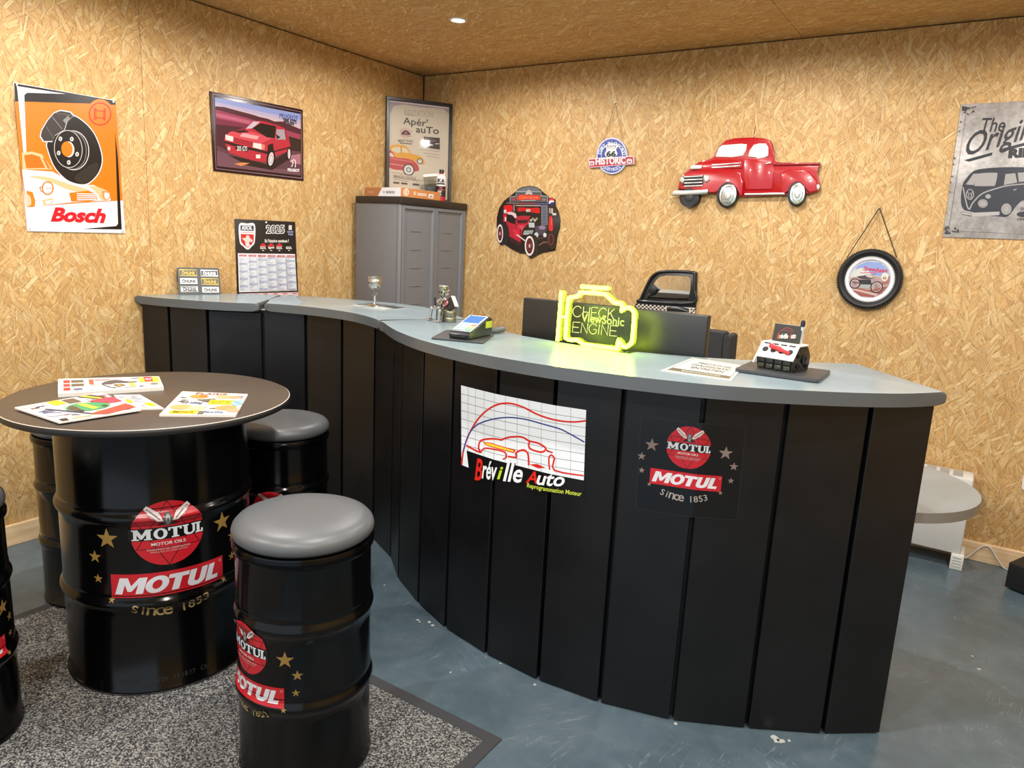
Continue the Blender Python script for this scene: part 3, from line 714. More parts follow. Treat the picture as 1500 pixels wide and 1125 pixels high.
# ------------------------------------------------------------------ signs on the left wall
def plate(art, pts, th, name, par, m, bev=.003, rim=0.):
    bm = BM(); prism(bm, art.pts(pts), 0, th, bev, 2); o = link(name, bm, m, par, True, 40)
    return o
BOS = [(-2.5814, 1.9805), (-1.8876, 2.1247), (-1.9286, 1.3007), (-2.6377, 1.2878)]
t = thing('brake_sign', 'orange tin sign with a black brake disc and white vintage car, on the left wall', 'sign', mw=wall_mw('L', -2.33, 1.645, .001))
A = wall_art(BOS, -2.33, 1.645, 1038, 1125, .22)
plate(A, [(85, 90), (730, 203), (795, 1047), (175, 1034)], .006, 'tin_plate', t, M('e8e8ee', .3))
O = 'e57a12'; K = '15100e'; WH = 'e6e6f0'; PE = 'f4bd8c'
A.poly([(88, 94), (728, 206), (792, 1043), (177, 1030)], WH)
A.poly([(88, 94), (728, 206), (732, 232), (93, 212)], K)
A.poly([(93, 210), (560, 224), (732, 232), (776, 838), (500, 855), (166, 880), (130, 640)], O)
A.poly([(104, 113), (415, 163), (170, 155), (152, 170), (170, 655), (158, 655), (110, 150)], WH)
A.ell(632, 288, 84, 92, O); A.ring(632, 290, 68, 70, 9, 'd8321c')
A.line([(598, 250), (596, 328)], 8, 'd8321c'); A.line([(664, 256), (662, 332)], 8, 'd8321c'); A.line([(598, 268), (664, 274)], 7, 'd8321c'); A.line([(597, 312), (662, 318)], 7, 'd8321c'); A.line([(606, 250), (606, 328)], 5, 'd8321c'); A.line([(656, 254), (655, 332)], 5, 'd8321c')
A.poly([(726, 400), (745, 560), (770, 1022), (520, 1018), (735, 1000), (746, 985)], K)
A.poly([(137, 535), (200, 528), (262, 545), (330, 640), (142, 642)], PE); A.poly([(150, 552), (200, 545), (250, 560), (285, 632), (165, 634)], 'd8701a'); A.poly([(266, 565), (282, 572), (318, 636), (300, 636)], 'd8701a')
A.poly([(137, 642), (330, 655), (480, 735), (590, 740), (690, 790), (700, 838), (450, 850), (168, 882)], 'efe6ea')
A.spl([(180, 685), (300, 690), (440, 735), (560, 770), (540, 790), (430, 770), (300, 715)], PE); A.spl([(560, 745), (640, 760), (690, 790), (690, 830), (640, 835), (610, 790)], PE)
A.ring(300, 760, 34, 40, 9, O); A.line([(268, 750), (250, 755), (258, 780), (275, 785)], 6, O); A.line([(290, 760), (335, 762)], 4, O)
A.poly([(165, 775), (205, 785), (222, 840), (218, 878), (172, 880)], 'e2801f'); A.spl([(165, 800), (190, 815), (195, 860), (172, 870)], 'f2c4a0')
A.poly([(265, 835), (335, 822), (330, 860), (275, 868)], PE); A.poly([(285, 842), (325, 834), (322, 856), (292, 862)], WH)
A.poly([(435, 790), (560, 775), (610, 800), (615, 835), (560, 845), (450, 845)], O)
for i in range(4): A.line([(485, 795 + i * 13), (610, 798 + i * 11)], 6, WH)
A.spl([(645, 780), (690, 785), (692, 825), (655, 832)], 'e8945a'); A.spl([(660, 790), (688, 795), (686, 822), (665, 826)], WH)
disc = [(440, 305), (520, 335), (598, 425), (642, 560), (624, 655), (565, 722), (505, 735), (420, 705), (345, 625), (303, 520), (298, 470), (340, 390)]
A.spl([((x - 470) * 1.035 + 470, (y - 522) * 1.03 + 522) for x, y in disc], WH); A.spl(disc, '1b1614')
A.spl([(470, 690), (560, 620), (620, 600), (600, 690), (520, 730)], '2e2824')
A.ring(462, 520, 98, 124, 5, 'd8d4d0', -.1); A.ring(452, 518, 92, 122, 4, '8a8480', -.1); A.ell(430, 512, 88, 118, '181312', -.1); A.ring(430, 512, 88, 118, 4, 'c8c4c0', -.1)
A.ell(432, 514, 36, 50, 'f0ece8', -.1); A.ell(422, 512, 36, 48, O, -.1)
for x, y in ((380, 447), (452, 449), (486, 545), (433, 597), (369, 537)): A.ell(x, y, 11, 14, 'e8e4e0'); A.ell(x - 1, y, 6, 8, '8a8078')
cal = [(262, 395), (300, 330), (340, 285), (380, 270), (440, 280), (462, 302), (420, 340), (405, 390), (345, 425), (330, 462), (275, 462), (255, 430)]
A.poly([((x - 360) * 1.06 + 360, (y - 370) * 1.06 + 370) for x, y in cal], WH); A.poly(cal, '3c3634')
A.line([(330, 310), (390, 385)], 4, '8a8480'); A.line([(290, 370), (335, 440)], 4, '6a6460'); A.line([(350, 285), (455, 300)], 5, '5a5450'); A.poly([(395, 330), (430, 300), (440, 320), (412, 350)], '8a8480')
for tx, bo, col in (('Bosch', .03, 'd01828'),): A.text(tx, 318, 880, 668, 972, col, .045, .28, .03)
for x, y in ((104, 104), (716, 212), (186, 1018), (776, 1034)): A.ell(x, y, 7, 8, 'c8c8c8')
A.build('sign_print', t, base=.0062)

PEU = [(-1.7467, 2.1228), (-0.8674, 2.2994), (-0.8693, 1.603), (-1.772, 1.5389)]
t = thing('red_hatchback_sign', 'tin sign of a red hatchback in a dark maroon border, left wall', 'sign', mw=wall_mw('L', -1.345, 1.88, .001))
A = wall_art(PEU, -1.345, 1.88, 1250, 1125, .22)
plate(A, [(168, 145), (1022, 317), (1030, 970), (206, 878)], .006, 'tin_plate', t, M('230c10', .3), .004)
A.line([(196, 172), (1006, 338), (1012, 945), (226, 856)], 6, '8a6a74', closed=True)
A.poly([(215, 205), (1000, 357), (1000, 920), (236, 833)], '5c3a44')
A.poly([(215, 205), (1000, 357), (1000, 500), (640, 400), (218, 300)], '8f9bd0'); A.poly([(216, 245), (1000, 412), (1000, 505), (640, 400), (218, 300)], 'b4aacb'); A.poly([(217, 270), (1000, 450), (1000, 505), (640, 400), (218, 300)], 'cbb3bd')
A.poly([(218, 285), (300, 292), (420, 325), (560, 362), (620, 382), (700, 400), (760, 425), (830, 425), (900, 455), (1000, 495), (1000, 570), (600, 440), (222, 330)], '522430')
A.poly([(220, 315), (500, 390), (1000, 545), (1000, 600), (860, 580), (226, 395)], '9a4058'); A.poly([(222, 345), (540, 420), (540, 450), (225, 380)], 'b8607a')
A.poly([(224, 395), (520, 455), (480, 520), (228, 470)], '7a2f44'); A.poly([(226, 450), (480, 480), (320, 540), (300, 600), (340, 700), (232, 640)], '4a222c'); A.poly([(890, 560), (1000, 590), (1000, 700), (905, 690)], '34201f')
A.poly([(232, 690), (330, 720), (560, 800), (700, 860), (1000, 860), (1000, 920), (236, 833)], '6f4a56'); A.poly([(330, 730), (560, 780), (690, 820), (880, 700), (910, 760), (740, 870), (520, 830)], '2a191b')
A.poly([(388, 812), (470, 800), (535, 806), (455, 832)], 'd88a4a'); A.poly([(880, 740), (1000, 720), (1000, 820), (905, 800)], 'a9707e')
R1 = 'b82c3c'
A.poly([(298, 600), (308, 560), (350, 520), (420, 505), (490, 495), (560, 422), (640, 418), (775, 455), (855, 488), (885, 560), (905, 640), (905, 690), (755, 750), (700, 800), (560, 782), (345, 712), (318, 650)], R1)
A.poly([(310, 555), (352, 520), (490, 500), (610, 535), (745, 575), (640, 625), (400, 575)], 'cf4a58'); A.poly([(380, 515), (480, 500), (540, 520), (440, 530)], '3a1a20'); A.poly([(470, 530), (620, 560), (600, 590), (440, 560)], 'e8a0a4')
A.poly([(497, 492), (565, 425), (628, 428), (556, 487)], 'c8b8c8'); A.poly([(556, 487), (632, 440), (775, 468), (762, 578), (690, 570)], '1e1416'); A.poly([(780, 495), (850, 500), (870, 590), (772, 590)], 'a89aa6'); A.poly([(775, 540), (815, 570), (780, 590)], '2a1a1e'); A.poly([(850, 505), (862, 510), (878, 590), (864, 592)], '8a2838')
A.poly([(310, 545), (383, 565), (380, 610), (312, 592)], 'f0dcd8'); A.poly([(565, 618), (640, 630), (640, 682), (558, 660)], 'f0dcd8'); A.poly([(640, 630), (672, 640), (668, 684), (640, 682)], 'e08070')
for i in range(4): A.line([(388, 572 + i * 11), (565, 622 + i * 10)], 4, '8a2030')
A.poly([(300, 600), (400, 628), (700, 700), (745, 695), (745, 718), (690, 722), (400, 655), (300, 622)], '2c1a1e'); A.poly([(402, 640), (522, 672), (515, 705), (400, 678)], '20181a'); A.text('205 GTI', 415, 648, 508, 692, 'e6dcdc', .02, 0, .06)
A.ell(342, 672, 14, 18, 'f0c8c0'); A.rect(590, 728, 630, 762, 'f2ddd6'); A.line([(755, 700), (905, 660)], 14, '4a1a22'); A.poly([(700, 640), (745, 625), (755, 700), (720, 690), (690, 760)], '1c1012')
A.ell(727, 765, 40, 78, '1a1214', .12); A.ell(727, 768, 24, 62, 'd8d0d0', .12); A.ring(727, 768, 14, 38, 4, '8a8084', .12); A.ell(893, 722, 20, 60, '1a1214'); A.ell(893, 722, 12, 46, 'd0c8c8')
A.text('PEUGEOT', 805, 350, 975, 392, '4a5a98', .02, 0, .16); A.text('205 GTI', 838, 395, 958, 432, '1c1c24', .05, 0, .14); A.text('1984', 860, 430, 938, 456, '2a2a34', .02, 0, .12)
A.text('PEUGEOT', 880, 852, 988, 880, 'f0ecf0', .04, 0, .08); A.line([(915, 840), (930, 800), (915, 790), (940, 775), (952, 800), (948, 845)], 8, 'e6dce0', smooth=3)
A.build('sign_print', t, base=.0062)

CAL = [(-1.9198, 1.464), (-0.9754, 1.5168), (-0.9797, 0.9505), (-1.9429, 1.0005)]
t = thing('wall_calendar', 'black and white wall calendar headed 2025 hanging behind the counter', 'calendar', mw=wall_mw('L', -1.31, 1.2, .001))
A = wall_art(CAL, -1.31, 1.2, 1500, 955, .45)
BT = [(708, 72), (1312, 102), (1350, 1000), (742, 1020)]
plate(A, BT, .003, 'card', t, M('1d1715', .4), .0008)
A.spl([(752, 128), (830, 118), (908, 130), (908, 300), (880, 345), (838, 380), (790, 345), (757, 300)], 'eceef2', 6); A.poly([(765, 138), (896, 140), (897, 192), (766, 188)], '25304a'); A.text('IGOL', 778, 142, 884, 182, 'f0f2f5', .05, .2)
A.text('LUBRIFIANTS', 772, 202, 892, 214, 'c84a50', .01); A.poly([(768, 224), (898, 228), (896, 298), (872, 335), (838, 362), (798, 335), (770, 298)], 'd42f2c')
A.spl([(780, 265), (815, 262), (825, 238), (850, 240), (858, 262), (885, 285), (880, 305), (858, 298), (850, 325), (838, 355), (815, 330), (812, 300)], 'ecd8d4', 4); A.ell(842, 336, 22, 12, 'dfe2e6')
A.text('2025', 1018, 130, 1208, 222, 'f2f2f2', .07); A.text('2025', 1026, 138, 1200, 214, '15110f', .012)
A.rect(1246, 136, 1278, 182, 'd8d4d0'); A.rect(1232, 192, 1292, 212, '7a80a0'); A.rect(1240, 216, 1290, 240, '3a4470'); A.text('TVA', 1242, 220, 1288, 236, 'e8e8f0')
A.text("Et l'histoire continue !", 1008, 275, 1246, 308, 'f2efe8', .03); A.ell(1022, 106, 9, 9, 'f0f0f0')
for x, tx in ((990, 'IGOL'), (1070, 'Igol'), (1152, 'IGOL'), (1248, 'IGOL')):
    if x < 1200: A.spl([(x - 30, 350), (x - 22, 330), (x, 316), (x + 22, 330), (x + 30, 350)], 'c8303a', 3)
    A.text(tx, x - 28, 348, x + 30, 374, 'f0ece8', .04); A.rect(x - 8, 384, x + 10, 392, 'd8d4d0')
A.poly([(738, 416), (1308, 424), (1328, 790), (750, 806)], 'f4f4f8')
def cq(u, v): return ((738 + 570 * u) * (1 - v) + (750 + 578 * u) * v, (416 + 8 * u) * (1 - v) + (806 - 16 * u) * v)
for i in range(6):
    u0, u1 = .015 + i * .165, .155 + i * .165
    A.poly([cq(u0, .03), cq(u1, .03), cq(u1, .085), cq(u0, .085)], 'e8a4ac'); A.text(('JAN', 'FÉV', 'MAR', 'AVR', 'MAI', 'JUN')[i], *cq(u0 + .01, .035), *cq(u0 + .07, .075), 'b03444', .02); A.text('2025', *cq(u1 - .05, .04), *cq(u1 - .006, .075), 'a8606a', .02)
    A.poly([cq(u0, .1), cq(u1, .1), cq(u1, .97), cq(u0, .97)], 'e6ecf6')
    A.line([cq(u1 + .006, .1), cq(u1 + .006, .97)], 2.5, 'b8c0d4')
    for k in range(31):
        v = .108 + k * .0275; wk = (k + i * 2) % 7 >= 5
        if wk: A.poly([cq(u0, v), cq(u1, v), cq(u1, v + .024), cq(u0, v + .024)], 'b8c2dc')
        A.line([cq(u0 + .006, v + .012), cq(u0 + .03 + .02 * ((k * 7 + i) % 4), v + .012)], 2.2, '6c7690' if not wk else '58628a')
A.poly([(750, 818), (1330, 803), (1332, 830), (752, 848)], 'f0d4d6')
for i in range(6): A.line([(790 + i * 97, 828 - i * 2.4), (835 + i * 97, 827 - i * 2.4)], 9, 'c04a58')
A.poly([(752, 850), (1332, 832), (1340, 975), (756, 995)], 'f2f2f6')
A.build('calendar_print', t, base=.0032)

# sticker display standing on the far end of the counter
P0, P1 = Vector((.040, -1.882)), Vector((.119, -1.700)); d = (P1 - P0).normalized(); n = Vector((d.y, -d.x))
ang = math.atan2(d.y, d.x)
t = thing('sticker_stand', 'small dark grey folded card showing six rectangular stickers, far left counter end', 'display', ((P0.x + P1.x) / 2, (P0.y + P1.y) / 2, ZT + .0005), (0, 0, ang))
L = (P1 - P0).length; hh = .133
tl = .22
mf = Matrix.Rotation(-tl, 4, 'X') @ Matrix.Rotation(PI / 2, 4, 'X'); mbk = Matrix.Translation((0, hh * math.sin(tl) * 2, 0)) @ Matrix.Rotation(tl, 4, 'X') @ Matrix.Rotation(PI / 2, 4, 'X')
bm = BM(); prism(bm, rrect(-L / 2, 0, L / 2, hh, .008), 0, .003, .0008, mat=mf); lab(link('front_leaf', bm, M('414447', .4), t), 'grey front leaf carrying the stickers')
bm = BM(); prism(bm, rrect(-L / 2, 0, L / 2, hh, .008), -.003, 0, .0, mat=mbk); link('rear_leaf', bm, M('303235', .4), t)
A = Art([(150, 570), (548, 570), (548, 832), (150, 832)], [(-L / 2, hh), (L / 2, hh), (L / 2, 0), (-L / 2, 0)], .35)
for i, (x, y, f, tc) in enumerate(((170, 592, 0, 'd8b840'), (370, 594, 0, 'f0f0f0'), (170, 674, 'f2f2f2', '2a2c30'), (370, 678, 0, 'd8b840'), (170, 754, 'f2f2f2', '303236'), (370, 760, 'f2f2f2', '2a2c30'))):
    if f: A.rect(x, y, x + 160, y + 56, f)
    else: A.line([(x, y), (x + 160, y), (x + 160, y + 56), (x, y + 56)], 7, tc, closed=True)
    if i == 4: A.line([(x + 8, y + 8), (x + 152, y + 8), (x + 152, y + 48), (x + 8, y + 48)], 6, '50545a', closed=True)
    A.text('ÖHLINS', x + 18, y + 8, x + 142, y + 46, tc, .05)
A.build('sticker_print', t, lambda u, v, w: tuple(mf @ Vector((u, v, w))), base=.0033)

# ------------------------------------------------------------------ signs on the back wall
HOT = [(0.54, 1.8443), (1.2479, 1.8389), (1.2911, 1.2708), (0.5711, 1.2266)]
t = thing('hot_rod_sign', 'round die-cut tin sign of a red hot rod before a garage', 'sign', mw=wall_mw('B', .9, 1.53, .001))
A = wall_art(HOT, .9, 1.53, 1125, 1125, .25)
out = [(405, 205), (450, 190), (530, 176), (600, 188), (650, 215), (672, 240), (745, 300), (760, 325), (795, 318), (830, 340), (836, 420), (870, 480), (890, 580), (885, 670), (862, 745), (850, 800), (830, 940), (760, 950), (690, 962), (620, 990), (590, 1012), (540, 1012), (505, 975), (420, 975), (330, 930), (250, 872), (190, 850), (152, 760), (142, 640), (142, 560), (170, 440), (230, 350), (300, 300), (365, 250)]
bm = BM(); prism(bm, A.pts(out), 0, .006, .002); link('tin_plate', bm, M('1c1614', .3), t, True, 40)
A.poly([(372, 255), (405, 208), (450, 192), (530, 178), (600, 190), (650, 217), (665, 250), (668, 295), (740, 302), (740, 370), (310, 370), (305, 312), (372, 300)], '55565a')
A.spl([(405, 235), (460, 205), (530, 192), (600, 205), (645, 235)], '6f7278'); A.line([(372, 300), (372, 245), (668, 248), (668, 296), (742, 302), (742, 372)], 8, '9aa0a2'); A.line([(372, 302), (302, 308), (302, 374)], 8, '9aa0a2')
A.poly([(475, 280), (500, 240), (520, 222), (545, 240), (570, 282)], 'b8b4b0'); A.ell(522, 285, 9, 9, '2a2420')
A.spl([(388, 300), (450, 282), (560, 288), (650, 292), (655, 320), (640, 345), (500, 338), (400, 352)], 'd8402c'); A.text('Garage', 410, 292, 632, 340, 'f0785a', .02, .25, .01); A.line([(430, 352), (600, 348)], 6, 'c8c4c0')
A.ell(340, 335, 22, 16, 'a04858'); A.ell(700, 340, 26, 16, '8a7058')
A.line([(262, 382), (400, 384)], 12, '8a6a6c'); A.line([(400, 385), (600, 386)], 10, 'a85060'); A.line([(600, 388), (760, 390)], 12, '5a609a'); A.line([(370, 410), (660, 412)], 14, 'a8948c')
A.rect(380, 420, 665, 640, '1d1a18'); A.spl([(388, 445), (420, 432), (520, 440), (635, 438), (650, 460), (645, 500), (560, 490), (470, 475), (400, 482)], 'c81c22'); A.rect(492, 455, 538, 485, 'e8dcd4'); A.text('76', 498, 460, 532, 480, '3a2a28', .03)
A.line([(348, 400), (348, 480)], 12, '8c9494'); A.rect(668, 405, 745, 640, '6c7076')
for i in range(6): A.rect(684, 425 + i * 36, 728, 450 + i * 36, '565a78')
A.spl([(232, 415), (325, 410), (330, 470), (318, 500), (300, 480), (280, 500), (240, 470)], 'd81820'); A.rect(228, 460, 258, 500, 'dcd0d0'); A.poly([(222, 510), (262, 500), (258, 600), (222, 606)], 'c4162a'); A.rect(240, 545, 256, 595, 'e8dede')
A.ell(790, 362, 36, 46, '34386e'); A.spl([(756, 350), (790, 322), (822, 345), (800, 365), (770, 372)], 'd83434'); A.spl([(758, 372), (775, 352), (812, 355), (818, 368), (790, 372), (766, 388)], 'f0f0f0')
A.rect(760, 440, 780, 500, 'a8948a'); A.rect(786, 445, 806, 505, 'c4b4a8'); A.rect(800, 500, 845, 525, 'd0ccc0'); A.spl([(765, 560), (780, 532), (800, 560), (806, 690), (780, 710), (758, 680)], 'd8262a'); A.line([(785, 560), (792, 640)], 8, 'f06a60')
A.spl([(262, 500), (300, 486), (360, 500), (380, 540), (372, 560), (330, 540)], 'e0c4c8'); A.poly([(375, 548), (420, 530), (545, 535), (520, 575), (440, 575), (380, 580)], 'b02838'); A.spl([(275, 530), (320, 520), (355, 560), (352, 625), (300, 610)], '1e1414')
A.poly([(255, 590), (300, 612), (360, 632), (370, 580), (540, 575), (520, 620), (455, 690), (430, 800), (430, 870), (330, 820), (280, 760)], 'b82036'); A.poly([(378, 585), (530, 578), (500, 615), (400, 625)], '3a1a22'); A.poly([(380, 650), (470, 640), (450, 700), (400, 690)], 'd84658'); A.poly([(330, 690), (400, 700), (420, 790), (350, 770)], 'd02a40'); A.line([(360, 560), (370, 640), (425, 690), (430, 870)], 7, '5a1420')
A.poly([(290, 770), (430, 850), (440, 900), (300, 840)], '3a1c1c'); A.line([(380, 752), (480, 826)], 14, 'd8ccc8')
A.poly([(520, 610), (590, 615), (590, 670), (525, 668)], 'b8c4c4'); A.poly([(470, 705), (580, 700), (560, 750), (455, 755)], 'a4b4b0')
for i in range(4): A.ell(550 + i * 22, 585 - (i % 2) * 18, 13, 16, '8c8c80' if i % 2 else 'b8b4a4')
A.line([(480, 712), (575, 706)], 5, '3a4444'); A.line([(475, 730), (570, 726)], 5, '3a4444')
A.spl([(600, 660), (640, 650), (700, 640), (740, 660), (720, 720), (660, 760), (610, 740)], '4a4250'); A.ell(680, 670, 40, 24, '8a7c9a'); A.ell(612, 758, 24, 32, 'c0ccd0'); A.ell(712, 758, 20, 26, 'd0dce0'); A.line([(640, 880), (700, 840), (780, 850)], 10, '8a6a58'); A.line([(620, 800), (760, 780)], 12, '5a4038')
def tyre(x, y, rx, ry, d):
    A.spl([(x - rx * .4, y - ry * 1.05), (x + d * .6, y - ry * 1.1), (x + d, y - ry * .6), (x + d * 1.05, y + ry * .7), (x + d * .5, y + ry * 1.15), (x - rx * .2, y + ry * 1.08)], '2a2422'); A.ell(x, y, rx, ry, 'ece0de'); A.ell(x, y, rx * .72, ry * .80, '4a1c22'); A.ring(x, y, rx * .45, ry * .5, 5, 'a03848'); A.ell(x, y, rx * .2, ry * .22, 'd0a8a8')
tyre(184, 740, 36, 108, 100); tyre(532, 885, 56, 116, 100)
A.spl([(740, 760), (790, 730), (840, 760), (842, 880), (800, 930), (750, 880)], '2a201e'); A.ring(785, 810, 28, 62, 8, '8a3438'); 
A.build('sign_print', t, base=.0062)

R66 = [(1.1717, 2.2711), (1.6945, 2.2399), (1.7394, 1.7596), (1.2098, 1.7586)]
t = thing('route_sign', 'small round blue historic route sign hanging from a thin cord', 'sign', mw=wall_mw('B', 1.44, 1.92, .004))
A = wall_art(R66, 1.44, 1.92, 1038, 1125, .35)
bm = BM(); prism(bm, A.pts(ellpts(490, 765, 196, 232, 56)), 0, .010, .002); link('round_board', bm, M('a8b0cc', .4), t, True, 40)
bm = BM(); prism(bm, A.pts([(198, 806), (300, 796), (680, 772), (772, 768), (772, 872), (640, 882), (300, 910), (205, 918)]), .001, .014, .002); lab(link('ribbon', bm, M('d8b8c0', .4), t, True, 40), 'red ribbon bar across the disc')
bm = BM(); nl = A.pt(535, 95)
for x, y in ((380, 590), (620, 555)):
    q = A.pt(x, y); tube(bm, [(q[0], q[1], .005), (nl[0], nl[1], .012)], .0011, 6)
link('cord', bm, M('6a4424', .7), t)
bm = BM(); rod(bm, (nl[0], nl[1], -.004), (nl[0], nl[1], .014), .002, 8); link('nail', bm, STEEL, t)
A.ell(490, 765, 186, 220, '36489c', n=48); A.ring(490, 765, 132, 158, 8, 'c8d0e8', n=40); A.ring(490, 765, 184, 218, 7, 'd4daea', n=48)
A.arc('START IN CHICAGO', 490, 765, 158, 186, 354, 44, 'dfe4f2', .02); A.arc('SANTA MONICA', 490, 765, 178, 128, 52, 34, 'c4cce4', .02, True)
A.spl([(415, 640), (450, 625), (485, 612), (520, 618), (555, 635), (560, 660), (545, 690), (562, 740), (530, 778), (485, 792), (430, 782), (400, 745), (422, 690)], 'e6e6ea'); A.text('ROUTE', 430, 632, 545, 658, '3a4048', .03); A.line([(425, 672), (550, 668)], 4, '3a4048'); A.text('66', 420, 700, 545, 780, '20262a', .06)
A.build('disc_print', t, base=.0102)
A2 = wall_art(R66, 1.44, 1.92, 1038, 1125, .35)
A2.poly([(206, 814), (680, 780), (764, 776), (764, 864), (640, 874), (300, 902), (212, 908)], 'b02840')
A2.text('HISTORIC', 288, 790, 668, 882, 'f2e8ec', .04, 0, -.04)
for x, y in ((240, 862), (716, 836)): A2.spl([(x - 32, y - 22), (x, y - 30), (x + 32, y - 22), (x + 30, y + 20), (x, y + 28), (x - 30, y + 20)], 'dcd4da', 3); A2.text('66', x - 22, y - 16, x + 22, y + 18, '8a5060', .04)
A2.build('ribbon_print', t, base=.0142)

# red pickup wall relief
TRK = [(1.753, 2.0905), (2.6473, 2.0539), (2.7059, 1.5949), (1.8024, 1.571)]
t = thing('pickup_relief', 'red vintage pickup truck cut-out of painted metal hung on the back wall', 'wall art', mw=wall_mw('B', 2.24, 1.82, .006))
A = wall_art(TRK, 2.24, 1.82, 1500, 840)
RED = M('a5121c', .22, .0, coat=.6); RED2 = M('8d0f19', .25, coat=.6); SIL = M('c9cdca', .25, .85); WHT = M('d5d8d4', .4, .3); TYR = M('131416', .5)
def rel(name, pts, z0, z1, bev, m, par=t, spl=0):
    P = [tuple(q) for q in cr([Vector(p) for p in pts], spl)] if spl else pts
    bm = BM(); prism(bm, A.pts(P), z0, z1, bev, 3); return link(name, bm, m, par, True, 50)
body = [(140, 590), (160, 490), (185, 452), (240, 428), (250, 385), (330, 342), (450, 318), (470, 262), (510, 200), (560, 155), (640, 134), (800, 128), (900, 136), (950, 155), (975, 200), (985, 270), (988, 352), (1100, 356), (1392, 352), (1385, 395), (1352, 430), (1372, 480), (1392, 560), (1365, 610), (1300, 625), (1090, 635), (720, 640), (690, 650), (560, 640), (470, 625), (300, 600)]
cab = rel('body', body, .004, .022, .006, RED)
rel('door', [(725, 320), (978, 330), (985, 400), (975, 585), (740, 590), (722, 480)], .02, .027, .004, RED)
rel('bonnet', [(270, 378), (340, 346), (470, 328), (700, 322), (712, 400), (420, 410), (262, 420)], .02, .030, .006, RED)
rel('front_fender', [(165, 492), (190, 455), (260, 428), (420, 405), (600, 405), (700, 440), (720, 520), (712, 640), (680, 640), (672, 560), (630, 525), (580, 535), (530, 590), (470, 622), (430, 600), (150, 588)], .02, .034, .007, RED)
rel('rear_fender', [(1050, 470), (1075, 430), (1120, 415), (1240, 412), (1310, 440), (1360, 500), (1375, 600), (1290, 622), (1270, 560), (1230, 520), (1180, 520), (1130, 570), (1100, 625), (1045, 620)], .02, .034, .007, RED)
rel('load_bed_rail', [(985, 352), (1395, 352), (1388, 372), (985, 376)], .02, .032, .004, RED2)
rel('windscreen', [(472, 300), (500, 225), (530, 198), (700, 184), (748, 190), (742, 240), (715, 290), (620, 305)], .02, .0245, .003, WHT)
rel('side_window', [(760, 300), (775, 245), (810, 195), (860, 182), (915, 184), (938, 215), (938, 290), (900, 312)], .02, .0285, .003, WHT)
for i in range(2): rel('bonnet_trim', [(446, 366 + i * 24), (690, 352 + i * 24), (688, 362 + i * 24), (446, 380 + i * 24)], .028, .034, .002, SIL)
rel('bonnet_badge', [(262, 385), (290, 370), (358, 372), (355, 408), (252, 412)], .028, .034, .003, SIL)
rel('grille_recess', [(195, 475), (375, 462), (372, 545), (190, 555)], .03, .0355, .001, M('241416', .5))
for i in range(4): rel('grille_bar', [(205, 474 + i * 27), (368, 464 + i * 28), (366, 477 + i * 28), (205, 487 + i * 27)], .034, .041, .003, SIL)
for x, y, rx, ry in ((190, 505, 17, 34), (398, 494, 26, 36)):
    bm = BM(); prism(bm, A.pts(ellpts(x, y, rx, ry, 24)), .03, .042, .004); h = link('headlight', bm, SIL, t, True, 50)
    bm = BM(); prism(bm, A.pts(ellpts(x + 3, y, rx * .6, ry * .62, 20)), .04, .046, .003); link('lens', bm, M('e2e6e8', .15, .4), h, True, 50)
rel('front_bumper', [(100, 628), (120, 600), (418, 588), (412, 628), (380, 632), (100, 645)], .03, .046, .004, SIL)
rel('running_board', [(728, 622), (1080, 614), (1088, 632), (735, 640)], .01, .034, .003, SIL)
rel('door_handle', [(905, 362), (930, 352), (965, 348), (960, 360), (925, 368)], .026, .033, .002, SIL)
rel('tail_lamp', [(1365, 545), (1385, 540), (1392, 570), (1378, 592), (1362, 585)], .02, .034, .003, SIL)
def wheel(x, y, rx, ry, rot, hub=True):
    bm = BM(); prism(bm, A.pts(ellpts(x, y, rx, ry, 36, rot)), .006, .036, .006, 3); w = link('wheel', bm, TYR, t, True, 50)
    if hub:
        bm = BM(); prism(bm, A.pts(ellpts(x + 10, y, rx * .82, ry * .86, 36, rot)), .03, .040, .003); link('hubcap', bm, SIL, w, True, 50)
        bm = BM(); tube(bm, [(*A.pt(*q), .0405) for q in ellpts(x + 10, y, rx * .58, ry * .62, 32, rot)], .0016, 6, True); link('hub_ring', bm, STEEL, w, True)
        bm = BM(); prism(bm, A.pts(ellpts(x + 10, y, rx * .33, ry * .36, 24, rot)), .036, .046, .004, 3); link('hub_dome', bm, M('e0e2de', .2, .8), w, True, 50)
    else:
        bm = BM(); prism(bm, A.pts(ellpts(x - 3, y - 8, rx * .45, ry * .5, 24)), .03, .040, .003); link('hub_dome', bm, M('2a2c2e', .4), w, True, 50)
wheel(580, 635, 88, 115, .22); wheel(1188, 625, 78, 112, .16); wheel(248, 660, 88, 84, 0, False)
bm = BM(); q = A.pt(800, 132); q2 = A.pt(815, 25); tube(bm, [(q[0], q[1], .012), (q2[0], q2[1], .004)], .0012, 6); link('cord', bm, M('2c1a12', .7), t)

